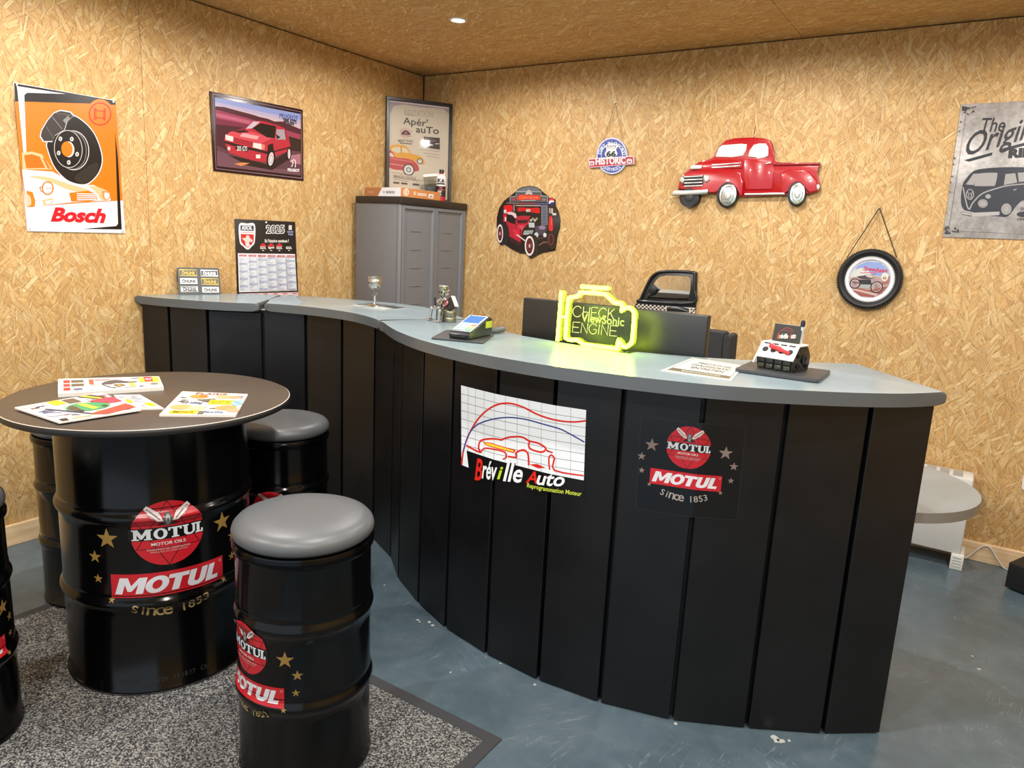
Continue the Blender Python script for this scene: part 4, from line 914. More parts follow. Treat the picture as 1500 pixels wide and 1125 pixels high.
# tyre-framed picture
TIR = [(2.6289, 1.6938), (3.0833, 1.6991), (3.1645, 1.1259), (2.7059, 1.0789)]
t = thing('tyre_picture', 'motorcycle picture framed in a small black tyre hung by a strap', 'wall art', mw=wall_mw('B', 2.911, 1.306, .002))
bm = BM(); lathe(bm, [(.112, .004), (.116, .022), (.124, .032), (.134, .035), (.142, .030), (.1475, .018), (.1475, .006), (.140, 0), (.112, .001)], 72)
link('tyre', bm, M('17181a', .55), t, True, 40)
bm = BM()
for k in range(72):
    a = 2 * PI * k / 72; box(bm, .1395, -.0030, .010, .1490, .0030, .029, mat=Matrix.Rotation(a, 4, 'Z'))
lab(link('tread_blocks', bm, M('1a1b1d', .6), t), 'ribbed tread round the tyre'); t.children[-1]['kind'] = 'stuff'
bm = BM(); lathe(bm, [(.094, .010), (.097, .014), (.108, .014), (.114, .010), (.114, .004)], 64); lab(link('white_ring', bm, M('dcdee2', .4), t, True), 'white wall ring')
A = wall_art(TIR, 2.911, 1.306, 938, 1125, .3)
bm = BM(); lathe(bm, [(0, .008), (.095, .008)], 48); link('picture_disc', bm, M('c8c4cc', .35), t)
A = Art([(460 - 192, 745), (460 + 192, 745), (460, 745 - 185), (460, 745 + 185)], [(-.094, 0), (.094, 0), (0, .094), (0, -.094)], .3)
A.ell(460, 745, 190, 183, 'c6cad8', n=48)
def clipd(ps): 
    o = []
    for x, y in ps:
        dx, dy = (x - 460) / 186, (y - 745) / 180; l = math.hypot(dx, dy)
        o.append((x, y) if l <= 1 else (460 + (x - 460) / l, 745 + (y - 745) / l))
    return o
A.poly(clipd([(330, 620), (420, 575), (540, 575), (610, 640), (640, 720), (460, 700), (300, 720)]), '8ea4dc'); A.spl(clipd([(300, 680), (380, 640), (460, 690), (400, 740), (290, 760)]), 'd4d8d4')
A.poly(clipd([(275, 740), (460, 700), (648, 735), (640, 800), (460, 850), (290, 820)]), 'b89a94'); A.poly(clipd([(560, 690), (650, 700), (655, 780), (580, 790)]), 'a86a6c')
A.poly(clipd([(285, 820), (460, 850), (640, 800), (600, 880), (520, 925), (400, 925), (320, 880)]), 'a05850'); A.poly(clipd([(300, 840), (560, 880), (540, 900), (310, 862)]), 'c8b4b0')
A.text('Speedway', 385, 620, 618, 672, 'cc2f4a', .03, .3, .06); A.line([(365, 690), (560, 668)], 7, 'd0405a'); A.spl(clipd([(565, 690), (590, 672), (625, 690), (620, 740), (590, 755), (568, 735)]), 'e8e0cc', 3); A.text('66', 578, 705, 612, 738, '6a6458', .03)
for x, y, r in ((535, 815, 52), (330, 795, 46)): A.ring(x, y, r, r * 1.0, 10, '20202a'); A.ring(x, y, r - 9, r - 9, 4, 'd8ccd0'); A.ell(x, y, 10, 10, '6a6a74'); [A.line([(x, y), (x + (r - 10) * math.cos(k * .785), y + (r - 10) * math.sin(k * .785))], 2, '8a8a90') for k in range(8)]
A.spl([(345, 725), (400, 712), (450, 700), (500, 712), (490, 735), (430, 745), (370, 742)], '4a3a44'); A.spl([(420, 715), (470, 690), (510, 705), (480, 730)], 'c8b8bc'); A.poly([(365, 755), (470, 745), (490, 800), (440, 830), (380, 815)], '2c2a30'); A.poly([(380, 800), (480, 795), (470, 830), (390, 835)], 'a8b0b0'); A.line([(485, 705), (535, 815)], 9, '8a8a92'); A.line([(300, 780), (420, 790)], 8, '5a3038'); A.line([(470, 700), (510, 690)], 6, '20202a')
A.build('picture_print', t, base=.0082)
H = wall_art(TIR, 2.911, 1.306, 938, 1125)
bm = BM(); nl = H.pt(550, 90)
for x, y in ((255, 550), (712, 548)):
    q = H.pt(x, y); tube(bm, [(q[0], q[1], .030), (nl[0], nl[1], .010)], .0024, 8)
link('strap', bm, M('2a2018', .6), t)
bm = BM(); rod(bm, (nl[0], nl[1], -.003), (nl[0], nl[1], .016), .003, 10); link('nail', bm, STEEL, t)

# grey van sign cut by the right frame edge
VWQ = [(3.0404, 2.1904), (3.4094, 2.1667), (3.5138, 1.4977), (3.1418, 1.4805)]
t = thing('van_sign', 'weathered grey tin sign with a dark blue camper van, at the right edge', 'sign', mw=wall_mw('B', 3.39, 1.82, .001))
A = wall_art(VWQ, 3.39, 1.82, 685, 1125, .3)
I = np.linalg.inv(A.H)
def inv(u, v): q = I @ np.array([u, v, 1.]); return (q[0] / q[2], q[1] / q[2])
RT, RB = inv(.196, .296), inv(.206, -.296)
plate(A, [(235, 110), RT, RB, (100, 1064)], .006, 'tin_plate', t, M('8e8a88', .28, .35), .004)
def vm():
    k = NT('weathered_print'); p = k.n('TexCoord').outputs['Object']
    f = k.math('ADD', k.math('MULTIPLY', k.noise(p, 7, 4, .65), .6), k.math('MULTIPLY', k.noise(p, 60, 3), .4))
    k.put(k.b.inputs['Base Color'], k.ramp(f, [(.3, lin('7d7874')), (.5, lin('a09b98')), (.7, lin('b8b5b4'))])); k.b.inputs['Roughness'].default_value = .3; k.b.inputs['Metallic'].default_value = .25
    return k.m
t.children[0].data.materials[0] = vm()
bm = BM()
loop = A.pts([(275, 150), (RT[0] - 35, RT[1] + 40), (RB[0] - 40, RB[1] - 45), (145, 1018)])
tube(bm, [(x, y, .0055) for x, y in loop], .003, 8, True); link('embossed_rim', bm, t.children[0].data.materials[0], t, True)
NV = '20222e'
SPK = wall_art(VWQ, 3.39, 1.82, 685, 1125, .5)
for (x, y, sy) in ((245, 130, 1), (122, 1035, -1)):
    for k in range(34):
        a, b = random.random() ** 2 * 95, random.random() ** 2 * 55
        SPK.ell(x + a, y + sy * b, 2 + random.random() * 7, 2 + random.random() * 6, '2a2420', n=7)
for k in range(12):
    f = random.random(); SPK.ell(234 - 130 * f + random.random() * 10, 180 + 800 * f, 2 + random.random() * 4, 3 + random.random() * 7, '4a423c', n=6)
SPK.build('wear_specks', t, base=.0085)['kind'] = 'stuff'
A.text('The', 385, 210, 552, 312, '2c2c30', .012, .35, -.02)
A.text('Original', 268, 326, 905, 536, '2a2a2e', .012, .40, -.29)
A.poly([(255, 512), (460, 455), (455, 478), (290, 524)], NV); A.poly([(525, 430), (900, 330), (905, 352), (530, 450)], NV)
A.text('RIDE', 570, 430, 830, 500, '1c1c20', .07, .06, -.06)
A.spl([(245, 690), (262, 655), (320, 592), (400, 572), (560, 562), (760, 566), (900, 590), (930, 660), (925, 800), (880, 845), (700, 800), (640, 830), (600, 880), (560, 918), (500, 915), (330, 900), (250, 862), (232, 790)], NV, 4)
G2 = 'a19d9c'
A.poly([(322, 610), (362, 608), (325, 690), (268, 686)], G2); A.spl([(330, 690), (350, 625), (372, 606), (480, 602), (494, 615), (478, 690), (455, 697), (345, 697)], G2, 3); A.poly([(552, 612), (622, 605), (636, 672), (540, 690)], G2); A.poly([(640, 602), (720, 598), (730, 660), (648, 668)], G2); A.poly([(745, 600), (850, 604), (860, 650), (748, 656)], G2)
A.line([(248, 705), (285, 860), (320, 815), (380, 755), (470, 720), (600, 690), (900, 668)], 9, G2, smooth=4)
A.ring(298, 757, 26, 36, 6, G2); A.line([(280, 735), (290, 765), (298, 745), (306, 765), (316, 735)], 5, G2); A.line([(284, 765), (292, 786), (298, 772), (304, 786), (312, 765)], 5, G2)
A.ell(390, 822, 35, 30, G2); A.ring(390, 822, 26, 22, 3, '6a6868'); A.ell(428, 772, 20, 16, G2); A.ell(558, 862, 36, 40, G2, .3); A.ring(558, 862, 22, 26, 3, '6a6868', .3); A.ell(850, 855, 40, 42, NV); A.ell(850, 855, 26, 28, G2)
A.poly([(218, 850), (260, 872), (330, 888), (510, 880), (508, 905), (330, 918), (250, 898), (220, 872)], 'b0adac'); A.line([(240, 880), (310, 895), (310, 912), (240, 900), (240, 880)], 4, '55534f'); A.line([(608, 728), (632, 718)], 7, G2)
A.ell(700, 900, 68, 22, '1c1c20'); A.text('SINCE', 660, 850, 750, 872, '2a2a2e', .02); A.text('ON TOUR', 635, 925, 790, 945, '2a2a2e', .03)
A.build('sign_print', t, base=.0062)

# car-door mirror
MIR = [(1.6097, 1.3103), (2.3597, 1.3544), (2.4202, 0.8248), (1.661, 0.723)]
t = thing('car_door_mirror', 'black wall mirror shaped like a car door with a chequered band', 'mirror', mw=wall_mw('B', 1.86, 1.1, .002))
A = wall_art(MIR, 1.86, 1.1, 1474, 1125)
outl = [(80, 480), (130, 405), (250, 165), (320, 110), (400, 84), (560, 82), (750, 92), (785, 110), (782, 300), (765, 575), (758, 720), (60, 690)]
inn = [(205, 405), (250, 330), (320, 200), (370, 155), (450, 142), (690, 152), (716, 180), (712, 300), (690, 425)]
bm = BM(); prism(bm, A.pts(outl), 0, .012, .003); link('back_plate', bm, M('15171a', .35), t, True, 40)
bm = BM(); P = A.pts([(205, 405)] + inn[1:]); 
fr = [(150, 412), (255, 190), (330, 118), (420, 98), (560, 97), (735, 108), (760, 140), (755, 300), (735, 455), (150, 432)]
tube(bm, [(x, y, .016) for x, y in A.pts([tuple(q) for q in cr([Vector(p) for p in fr], 4)])], .0085, 10, True); lab(link('window_frame', bm, M('1d2023', .3, coat=.4), t, True), 'black rounded window frame')
bm = BM(); prism(bm, A.pts(inn), .010, .0145, .001); lab(link('mirror_glass', bm, M('f2f2f2', .02, 1.), t), 'mirror glass in the window opening')
bm = BM(); prism(bm, A.pts([(250, 300), (305, 248), (358, 300), (290, 372)]), .014, .045, .006); lab(link('wing_mirror', bm, M('1b1d1f', .4), t, True, 40), 'small black wing mirror')
bm = BM(); rod(bm, (*A.pt(225, 400), .012), (*A.pt(280, 350), .03), .004, 8); link('mirror_arm', bm, M('202224', .4), t, True)
bm = BM(); prism(bm, A.pts([(135, 425), (760, 440), (755, 460), (130, 440)]), .012, .020, .003); link('sill_trim', bm, M('2a2d2f', .3), t, True, 40)
B2_ = wall_art(MIR, 1.86, 1.1, 1474, 1125, .35)
B2_.poly([(90, 462), (450, 490), (770, 512), (765, 576), (440, 552), (100, 520)], 'e0d8ce')
for i in range(15):
    for j in range(3):
        if (i + j) % 2 == 0:
            x = 92 + i * 22.5; y = 463 + i * 1.6 + j * 19
            B2_.poly([(x, y), (x + 22, y + 1.6), (x + 22, y + 20), (x, y + 18.5)], '17181a')
for x, y in ((715, 520), (738, 538), (715, 556), (752, 520)): B2_.rect(x, y, x + 20, y + 17, '17181a')
B2_.build('chequer_print', t, base=.0124)
bm = BM(); prism(bm, A.pts([(445, 500), (520, 492), (620, 500), (698, 520), (695, 562), (600, 556), (445, 546)]), .012, .018, .002); hd = link('door_handle', bm, M('4a4e52', .25, .7), t, True, 40)
bm = BM(); tube(bm, [(x, y, .021) for x, y in A.pts([(450, 525), (500, 512), (560, 515), (640, 535), (690, 550)])], .004, 8); link('pull', bm, M('8a8e92', .2, .9), hd, True)

# ------------------------------------------------------------------ cabinet in the corner and what stands on it
CX0, CX1, CY0, CY1, CZ = .045, .415, -.675, -.025, 1.63
CG = M('67676a', .45); CG2 = M('6f7277', .42); CK = M('221d1b', .45)
cab = thing('storage_cabinet', 'tall grey plastic two-door cabinet with dark lid, in the corner', 'cabinet', ((CX0 + CX1) / 2, (CY0 + CY1) / 2, 0))
def cbox(name, lst, m, par=cab, lb=None):
    bm = BM()
    for q in lst: box(bm, q[0] - (CX0 + CX1) / 2, q[1] - (CY0 + CY1) / 2, q[2], q[3] - (CX0 + CX1) / 2, q[4] - (CY0 + CY1) / 2, q[5], q[6] if len(q) > 6 else .003, 2)
    o = link(name, bm, m, par, True, 40)
    if lb: lab(o, lb)
    return o
cbox('lid', [(CX0 - .002, CY0 - .004, CZ - .044, CX1 + .008, CY1 + .004, CZ, .006)], CK, lb='dark brown lid')
cbox('carcass', [(CX0, CY0, .05, CX1 - .03, CY1, CZ - .042, .004), (CX0 + .02, CY0 + .02, 0, CX1 - .05, CY0 + .10, .06), (CX0 + .02, CY1 - .10, 0, CX1 - .05, CY1 - .02, .06)], CG)
cbox('corner_post', [(CX1 - .030, CY0, .05, CX1 - .001, CY0 + .018, CZ - .042, .007)], CG2); cbox('corner_post', [(CX1 - .030, CY1 - .018, .05, CX1 - .001, CY1, CZ - .042, .007)], CG2)
ym = (CY0 + CY1) / 2 + .008; cxc, cyc = (CX0 + CX1) / 2, (CY0 + CY1) / 2
for y0, y1 in ((CY0 + .020, ym - .002), (ym + .002, CY1 - .020)):
    w = .028; x0, x1 = CX1 - .028, CX1
    bm = BM(); vs = box(bm, x0 - cxc, y0 - cyc, .06, x1 - cxc, y1 - cyc, CZ - .046)
    f = max(bm.faces, key=lambda f: f.normal.x if f.calc_area() > .1 else -9); f.normal_update()
    f = [g for g in bm.faces if g.normal.x > .9][0]
    q = bmesh.ops.inset_individual(bm, faces=[f], thickness=.030, depth=0.)
    q = bmesh.ops.inset_individual(bm, faces=[f], thickness=.004, depth=-.012)
    dr = link('door', bm, CG2, cab)
    bv = dr.modifiers.new('round_edges', 'BEVEL'); bv.width = .0025; bv.segments = 2
    yc = (y0 + y1) / 2 - .02
    for k in range(11):
        if k in (7,): continue
        cbox('louvre_rib', [(x1 - .0125, yc - .05, 1.43 - k * .112, x1 - .0085, yc + .05, 1.434 - k * .112, .0008)], CG2, dr)
cx, cy = (CX0 + CX1) / 2, (CY0 + CY1) / 2
# cardboard box
bx = thing('cardboard_box', 'flat orange-brown cardboard parts box lying on the grey cabinet', 'box', (.2625, -.485, CZ + .0006))
bw, bd, bh = .300, .370, .052
bm = BM(); box(bm, -bw / 2, -bd / 2, 0, bw / 2, bd / 2, bh, .0015, 1); link('carton', bm, M('c98a58', .6, bump=(60, .1)), bx)
A = Art([(110, 100), (680, 100), (680, 228), (110, 228)], [(-bw / 2, bh), (bw / 2, bh), (bw / 2, 0), (-bw / 2, 0)], .5)
A.rect(110, 103, 680, 226, 'b07348'); A.poly([(390, 103), (676, 103), (676, 226), (325, 226)], 'ececf0'); A.line([(170, 168), (262, 170)], 8, 'd8b494'); A.ring(418, 168, 15, 18, 4, '55524f'); A.line([(409, 155), (409, 181)], 3, '55524f'); A.line([(427, 155), (427, 181)], 3, '55524f'); A.line([(409, 168), (427, 168)], 3, '55524f'); A.text('BOSCH', 455, 150, 580, 188, '4a4744', .04)
A.build('side_print', bx, lambda u, v, w: (u, -bd / 2 - w, v))
A = Art([(690, 105), (1300, 180), (1300, 305), (690, 232)], [(-bd / 2, bh), (bd / 2, bh), (bd / 2, 0), (-bd / 2, 0)], .5)
A.poly([(692, 107), (1298, 182), (1298, 302), (692, 230)], 'd0894f'); A.ell(765, 172, 42, 52, 'eee4da'); A.ring(765, 172, 26, 34, 6, 'c98450'); A.line([(752, 150), (752, 195)], 6, 'c98450'); A.line([(780, 152), (780, 196)], 6, 'c98450'); A.line([(752, 172), (780, 174)], 5, 'c98450')
A.ring(895, 190, 20, 24, 6, 'f0e6dc'); A.line([(887, 176), (887, 204)], 5, 'f0e6dc'); A.line([(903, 178), (903, 206)], 5, 'f0e6dc'); A.line([(887, 190), (903, 192)], 4, 'f0e6dc'); A.text('BOSCH', 940, 182, 1075, 222, 'f2e8de', .05, 0, .10); A.poly([(1108, 200), (1190, 208), (1188, 268), (1105, 258)], 'eee6dc'); A.poly([(1125, 226), (1170, 230), (1170, 252), (1125, 247)], '9a9490')
A.build('end_print', bx, lambda u, v, w: (bw / 2 + w, u, v))
# framed poster leaning in the corner
Q0, Q1 = Vector((.022, -.386)), Vector((.272, -.022)); d = (Q1 - Q0).normalized(); ang = math.atan2(d.y, d.x); FW = (Q1 - Q0).length; FH = .640
nrm = Vector((d.y, -d.x))
t = thing('framed_poster', 'black framed car meeting poster leaning in the corner on the cabinet', 'picture', ((Q0.x + Q1.x) / 2, (Q0.y + Q1.y) / 2, CZ + .0006), (0, 0, ang))
ML = Matrix.Rotation(-.035, 4, 'X') @ Matrix.Rotation(PI / 2, 4, 'X')
bm = BM(); b_ = .020
for q in ((-FW / 2, 0, FW / 2, b_), (-FW / 2, FH - b_, FW / 2, FH), (-FW / 2, b_, -FW / 2 + b_, FH - b_), (FW / 2 - b_, b_, FW / 2, FH - b_)): box(bm, q[0], q[1], 0, q[2], q[3], .022, .002, 1, mat=ML)
link('frame', bm, M('101012', .3), t)
bm = BM(); box(bm, -FW / 2 + .01, .01, .001, FW / 2 - .01, FH - .01, .006, mat=ML); link('backing', bm, M('2a2420', .8), t)
# sketch frame: the poster inside its border
A = Art([(430, 108), (935, 175), (925, 965), (430, 985)], [(-FW / 2 + b_, FH - b_), (FW / 2 - b_, FH - b_), (FW / 2 - b_, b_), (-FW / 2 + b_, b_)], .5)
A.poly([(430, 108), (935, 175), (925, 965), (430, 985)], 'cdbfa9'); A.poly([(430, 108), (935, 175), (934, 235), (890, 190), (700, 175), (560, 150), (470, 165), (432, 250)], 'a8929a'); A.line([(432, 118), (934, 184)], 8, 'e8e0d8')
A.text('INVITATION', 565, 195, 805, 248, 'ab9786', .0, 0, .08); A.line([(568, 238), (660, 250)], 5, '8a7a6a')
A.text("Apér'", 555, 262, 765, 345, '3a332e', .015, 0, .10); A.text('auTo', 665, 340, 855, 400, '3a332e', .02, 0, .05)
A.arc('BREVILLE', 580, 430, 62, 210, 330, 18, 'b86a6c', .01); A.spl([(538, 420), (555, 390), (580, 380), (605, 392), (618, 422)], '4a2a28'); A.ell(580, 408, 10, 12, 'b84a4c'); A.line([(530, 432), (628, 432)], 5, 'b86a6c'); A.arc('AUTO', 580, 400, 48, 130, 50, 16, 'b86a6c', .01, True)
A.text('MEETING', 512, 465, 640, 490, '5a5048', .02); A.line([(525, 498), (632, 502)], 8, '453c36')
A.poly([(730, 432), (862, 440), (864, 540), (732, 528)], '2a1d19'); A.line([(748, 500), (808, 504)], 9, 'e0d8d0'); A.line([(826, 492), (858, 490)], 7, 'd8d0c8'); A.spl([(750, 470), (800, 455), (845, 472)], '6a4a42', 3)
A.spl([(436, 560), (450, 525), (500, 512), (575, 520), (612, 560), (625, 585), (700, 605), (735, 640), (730, 680), (640, 650), (436, 640)], 'd99a1e', 4); A.poly([(450, 572), (465, 540), (530, 532), (536, 580), (510, 590)], 'cfc4a6'); A.poly([(545, 534), (585, 545), (612, 585), (548, 580)], 'cfc4a6'); A.line([(540, 530), (540, 582)], 8, 'b07c1c'); A.ell(700, 650, 26, 26, '4a4038'); A.ell(700, 650, 18, 18, 'd0ccc4')
A.spl([(434, 575), (470, 590), (490, 628), (600, 635), (660, 660), (690, 700), (680, 740), (560, 740), (434, 722)], 'b23a3a', 4); A.poly([(436, 588), (460, 596), (478, 626), (436, 622)], 'e0c8c4'); A.line([(440, 640), (640, 660)], 10, 'c86a66'); A.line([(436, 690), (560, 700)], 6, 'd8a49c')
A.ell(605, 732, 50, 52, '2e2624'); A.ell(605, 732, 40, 42, 'dcd8d0'); A.ell(605, 732, 24, 26, '8a8c8c'); A.ell(605, 732, 10, 12, 'd8d8d4')
A.line([(450, 765), (640, 782)], 4, '8a7c6c'); A.text('DIMANCHE A PARTIR DE', 470, 785, 668, 810, '6a5e52', .01, 0, .04)
for y in (812, 826): A.line([(472, y), (690 - (y - 812) * 6, y + 10)], 6, '94887a')
for y in (545, 575, 600): A.line([(700 + (y - 545), y), (860, y + 12)], 6, 'a8998a')
for x in (495, 565, 665): A.rect(x - 25, 850, x + 30, 866, '4a4038')
A.build('poster_print', t, lambda u, v, w: tuple(ML @ Vector((u, v, w))), base=.0066)
bm = BM(); box(bm, -FW / 2 + .015, .015, .014, FW / 2 - .015, FH - .015, .0155, mat=ML); lab(link('glazing', bm, GLASS, t), 'clear glass front')
# bottle and bag in front of the poster
bt = thing('bottle', 'red and white bottle with black cap beside the poster on the cabinet', 'bottle', (.335, -.198, CZ + .0006))
bm = BM(); lathe(bm, [(0, 0), (.026, 0), (.030, .004), (.030, .150), (.028, .160), (.014, .172), (.012, .176), (.012, .182)], 32); link('bottle_body', bm, M('b01c1e', .3), bt, True, 40)
bm = BM(); lathe(bm, [(.0302, .075), (.0304, .076), (.0304, .152), (.028, .1605), (.0142, .1722)], 32); lab(link('label_wrap', bm, M('dcdcdc', .35), bt, True, 40), 'white label')
A = Art(UNIT, [(-.03, .15), (.03, .15), (.03, .03), (-.03, .03)], .4)
A.text('K6', .1, .04, .9, .26, '202020', .05); A.rect(.05, .28, .95, .36, '15151a'); A.rect(-.2, .44, 1.15, .62, '15151a'); A.text('500', .3, .47, .7, .58, 'c03030', .02); A.rect(-.2, .66, 1.15, .98, '141418'); A.text('5W', .15, .68, .6, .8, 'e0e0e0', .04); A.rect(.1, .84, .55, .94, 'b8b8b8')
A.build('label_print', bt, cyl_map(.0302, math.radians(-56)), [i * .006 for i in range(-7, 8)])
bm = BM(); lathe(bm, [(.013, .180), (.015, .182), (.015, .198), (.012, .202), (0, .202)], 24); lab(link('cap', bm, M('161616', .4), bt, True, 40), 'black cap')
bg_ = thing('plastic_bag', 'clear zip bag with grey contents leaning beside the red bottle', 'bag', (.275, -.205, CZ + .0006), (0, 0, math.radians(56)))
bm = BM(); prof = [(-.040, 0), (.040, 0), (.060, .10), (.075, .185), (-.070, .165), (-.058, .09)]
prism(bm, prof, -.010, .010, .008, 3, True, mat=Matrix.Rotation(PI / 2, 4, 'X')); link('film', bm, clear_mat('bag_film', 'e4e6e2', .05), bg_, True, 50)
bm = BM(); prism(bm, [(-.036, .003), (.036, .003), (.052, .09), (.020, .105), (-.02, .098), (-.052, .085)], -.007, .007, .006, 3, True, mat=Matrix.Rotation(PI / 2, 4, 'X')); lab(link('contents', bm, M('4c4e50', .5, bump=(90, .6)), bg_, True, 50), 'dark grey contents')
bm = BM(); prism(bm, [(-.072, .150), (.073, .170), (.076, .186), (-.072, .166)], -.0115, .0115, .001, mat=Matrix.Rotation(PI / 2, 4, 'X')); lab(link('zip_strip', bm, M('dcdad4', .4), bg_), 'white zip strip')

# ------------------------------------------------------------------ desk, monitor, chair, radiator behind the counter
dk = thing('desk', 'grey round-ended staff desk behind the right end of the counter', 'desk', (2.6, -1.40, 0))
bm = BM(); pts = [(-.75, .30)] + [(.56 + .325 * math.cos(a), -.02 + .325 * math.sin(a)) for a in [PI / 2 - PI * k / 24 for k in range(25)]] + [(-.05, -.31), (-.75, -.24)]
prism(bm, pts, .668, .700, .010, 3, True)
for f in bm.faces:
    if f.normal.z < .97: f.material_index = 1
link('desk_top', bm, [laminate('desk_laminate', '8f9698', .35), M('7d7870', .45)], dk, True, 40)
for x, y in ((-.68, .22), (-.68, -.16), (.45, .15), (.45, -.2)):
    bm = BM(); rod(bm, (x, y, 0), (x, y, .668), .022, 16); link('leg', bm, M('4a4b4d', .4, .6), dk, True, 40)
mo = thing('monitor', 'wide black computer monitor seen from behind, rising over the counter', 'monitor', (2.29, -1.645, .7005))
bm = BM(); box(bm, -.360, -.020, .06, .360, .016, .500, .004, 2); link('shell', bm, M('15171a', .38), mo, True, 40)
bm = BM(); box(bm, -.352, .016, .068, .352, .019, .492); link('screen', bm, M('060608', .1), mo)
bm = BM(); box(bm, -.13, .02, .10, .13, .045, .36, .01); box(bm, -.03, .04, 0, .03, .06, .25, .004); link('neck', bm, M('1a1b1e', .4), mo, True, 40)
bm = BM(); box(bm, -.12, -.015, 0, .12, .17, .012, .004); link('stand_base', bm, M('1a1b1e', .4), mo, True, 40)
A = Art(UNIT, [(-.085, .466), (.085, .466), (.085, .434), (-.085, .434)], .3)
A.text('ViewSonic', 0, 0, 1, 1, 'b9bda6', .018); A.build('maker_lettering', mo, lambda u, v, w: (u - .021, -.0202 - w, v))
ch = thing('office_chair', 'black office chair behind the monitor, top of its backrest showing', 'chair', (2.30, -.72, 0), (0, 0, math.radians(-3)))
FAB = M('26282b', .75, bump=(300, .3))
bm = BM(); prism(bm, rrect(-.255, .50, .236, 1.082, .008), -.03, .04, .005, 3, True, mat=Matrix.Translation((0, -.2, 0)) @ Matrix.Rotation(.06, 4, 'X') @ Matrix.Rotation(PI / 2, 4, 'X')); link('backrest', bm, FAB, ch, True, 40)
bm = BM(); prism(bm, rrect(.240, .52, .270, 1.076, .010), -.04, .045, .006, 3, True, mat=Matrix.Translation((0, -.2, 0)) @ Matrix.Rotation(.06, 4, 'X') @ Matrix.Rotation(PI / 2, 4, 'X')); lab(link('side_bolster', bm, FAB, ch, True, 40), 'narrow padded side bolster')
bm = BM(); prism(bm, rrect(-.25, -.16, .25, .32, .06), .43, .51, .02, 3, True); link('seat', bm, FAB, ch, True, 40)
bm = BM(); rod(bm, (0, .08, .08), (0, .08, .44), .025, 16); link('gas_column', bm, M('2a2a2c', .3, .6), ch, True, 40)
for k in range(5):
    a = 2 * PI * k / 5 + .3; bm = BM(); e = (.27 * math.cos(a), .08 + .27 * math.sin(a), .06); rod(bm, (0, .08, .095), e, .022, 10, .015); g = link('leg', bm, M('1a1a1c', .4), ch, True, 40)
    bm = BM(); rod(bm, (e[0] - .02 * math.sin(a), e[1] + .02 * math.cos(a), .026), (e[0] + .02 * math.sin(a), e[1] - .02 * math.cos(a), .026), .026, 14); rod(bm, (e[0], e[1], .04), (e[0], e[1], .062), .006, 8); link('castor', bm, M('101012', .5), g, True, 40)
ra = thing('radiator', 'white electric convector on feet below the round desk end by the wall', 'radiator', (3.20, -.12, 0))
RW = M('d4d6d4', .35)
bm = BM(); box(bm, -.27, -.075, .072, .285, .075, .440, .010, 2); link('casing', bm, RW, ra, True, 40)
for x in (-.20, .275): 
    bm = BM(); box(bm, x - .026, -.085, .0, x + .026, .06, .074, .004); f = link('foot', bm, M('dfe1dc', .4), ra, True, 40)
    for k in range(4):
        bm = BM(); box(bm, x - .018, -.0865, .014 + k * .014, x + .018, -.0845, .021 + k * .014, .0006); link('grip_rib', bm, M('b9bbb6', .5), f)
bm = BM()
for k in range(9): box(bm, -.24 + k * .055, -.055, .4395, -.20 + k * .055, .055, .4415, .0006)
link('outlet_slots', bm, M('9a9c9a', .5), ra); ra.children[-1]['kind'] = 'stuff'
cb = thing('power_cable', 'white cable looping along the back baseboard from the radiator', 'cable', (3.62, -.04, 0))
bm = BM(); cp = [(3.508, -.05, .012), (3.520, -.04, .022), (3.543, -.028, .05), (3.574, -.026, .086), (3.602, -.026, .084), (3.634, -.030, .042), (3.667, -.035, .0055), (3.694, -.036, .0055), (3.717, -.032, .03), (3.738, -.028, .062), (3.78, -.026, .12), (3.80, -.024, .3), (3.795, -.012, .41)]
tube(bm, [q - Vector((3.62, -.04, 0)) for q in cr([Vector(p) for p in cp], 5, False)], .0040, 8); link('lead', bm, M('cfcdc6', .45), cb, True)
so = thing('wall_socket', 'white wall socket just at the right edge of the picture', 'socket', mw=wall_mw('B', 3.745, .43, .0005))
bm = BM(); prism(bm, rrect(-.07, -.04, .07, .04, .010), 0, .011, .003, 3); link('cover_plate', bm, M('e4d8d4', .35), so, True, 40)
for x in (-.034, .034):
    bm = BM(); lathe(bm, [(.024, .0112), (.021, .0075), (0, .0072)], 24, Matrix.Translation((x, 0, .0035))); link('socket_well', bm, M('cfc4c0', .4), so, True)
pc = thing('black_case', 'black boxy case on the floor at the right edge, by the wall', 'case', (3.86, -.26, 0), (0, 0, math.radians(-24)))
bm = BM(); box(bm, -.17, -.10, .008, .17, .10, .125, .006, 2); link('case_shell', bm, M('121314', .5), pc, True, 40)
for x, y in ((-.14, -.07), (.14, -.07), (-.14, .07), (.14, .07)):
    bm = BM(); rod(bm, (x, y, 0), (x, y, .009), .012, 12); link('rubber_foot', bm, BLACK, pc)
bm = BM(); tube(bm, cr([Vector((-.06, 0, .124)), Vector((-.05, 0, .150)), Vector((.05, 0, .150)), Vector((.06, 0, .124))], 5, False), .006, 8); link('handle', bm, BLACK, pc, True)

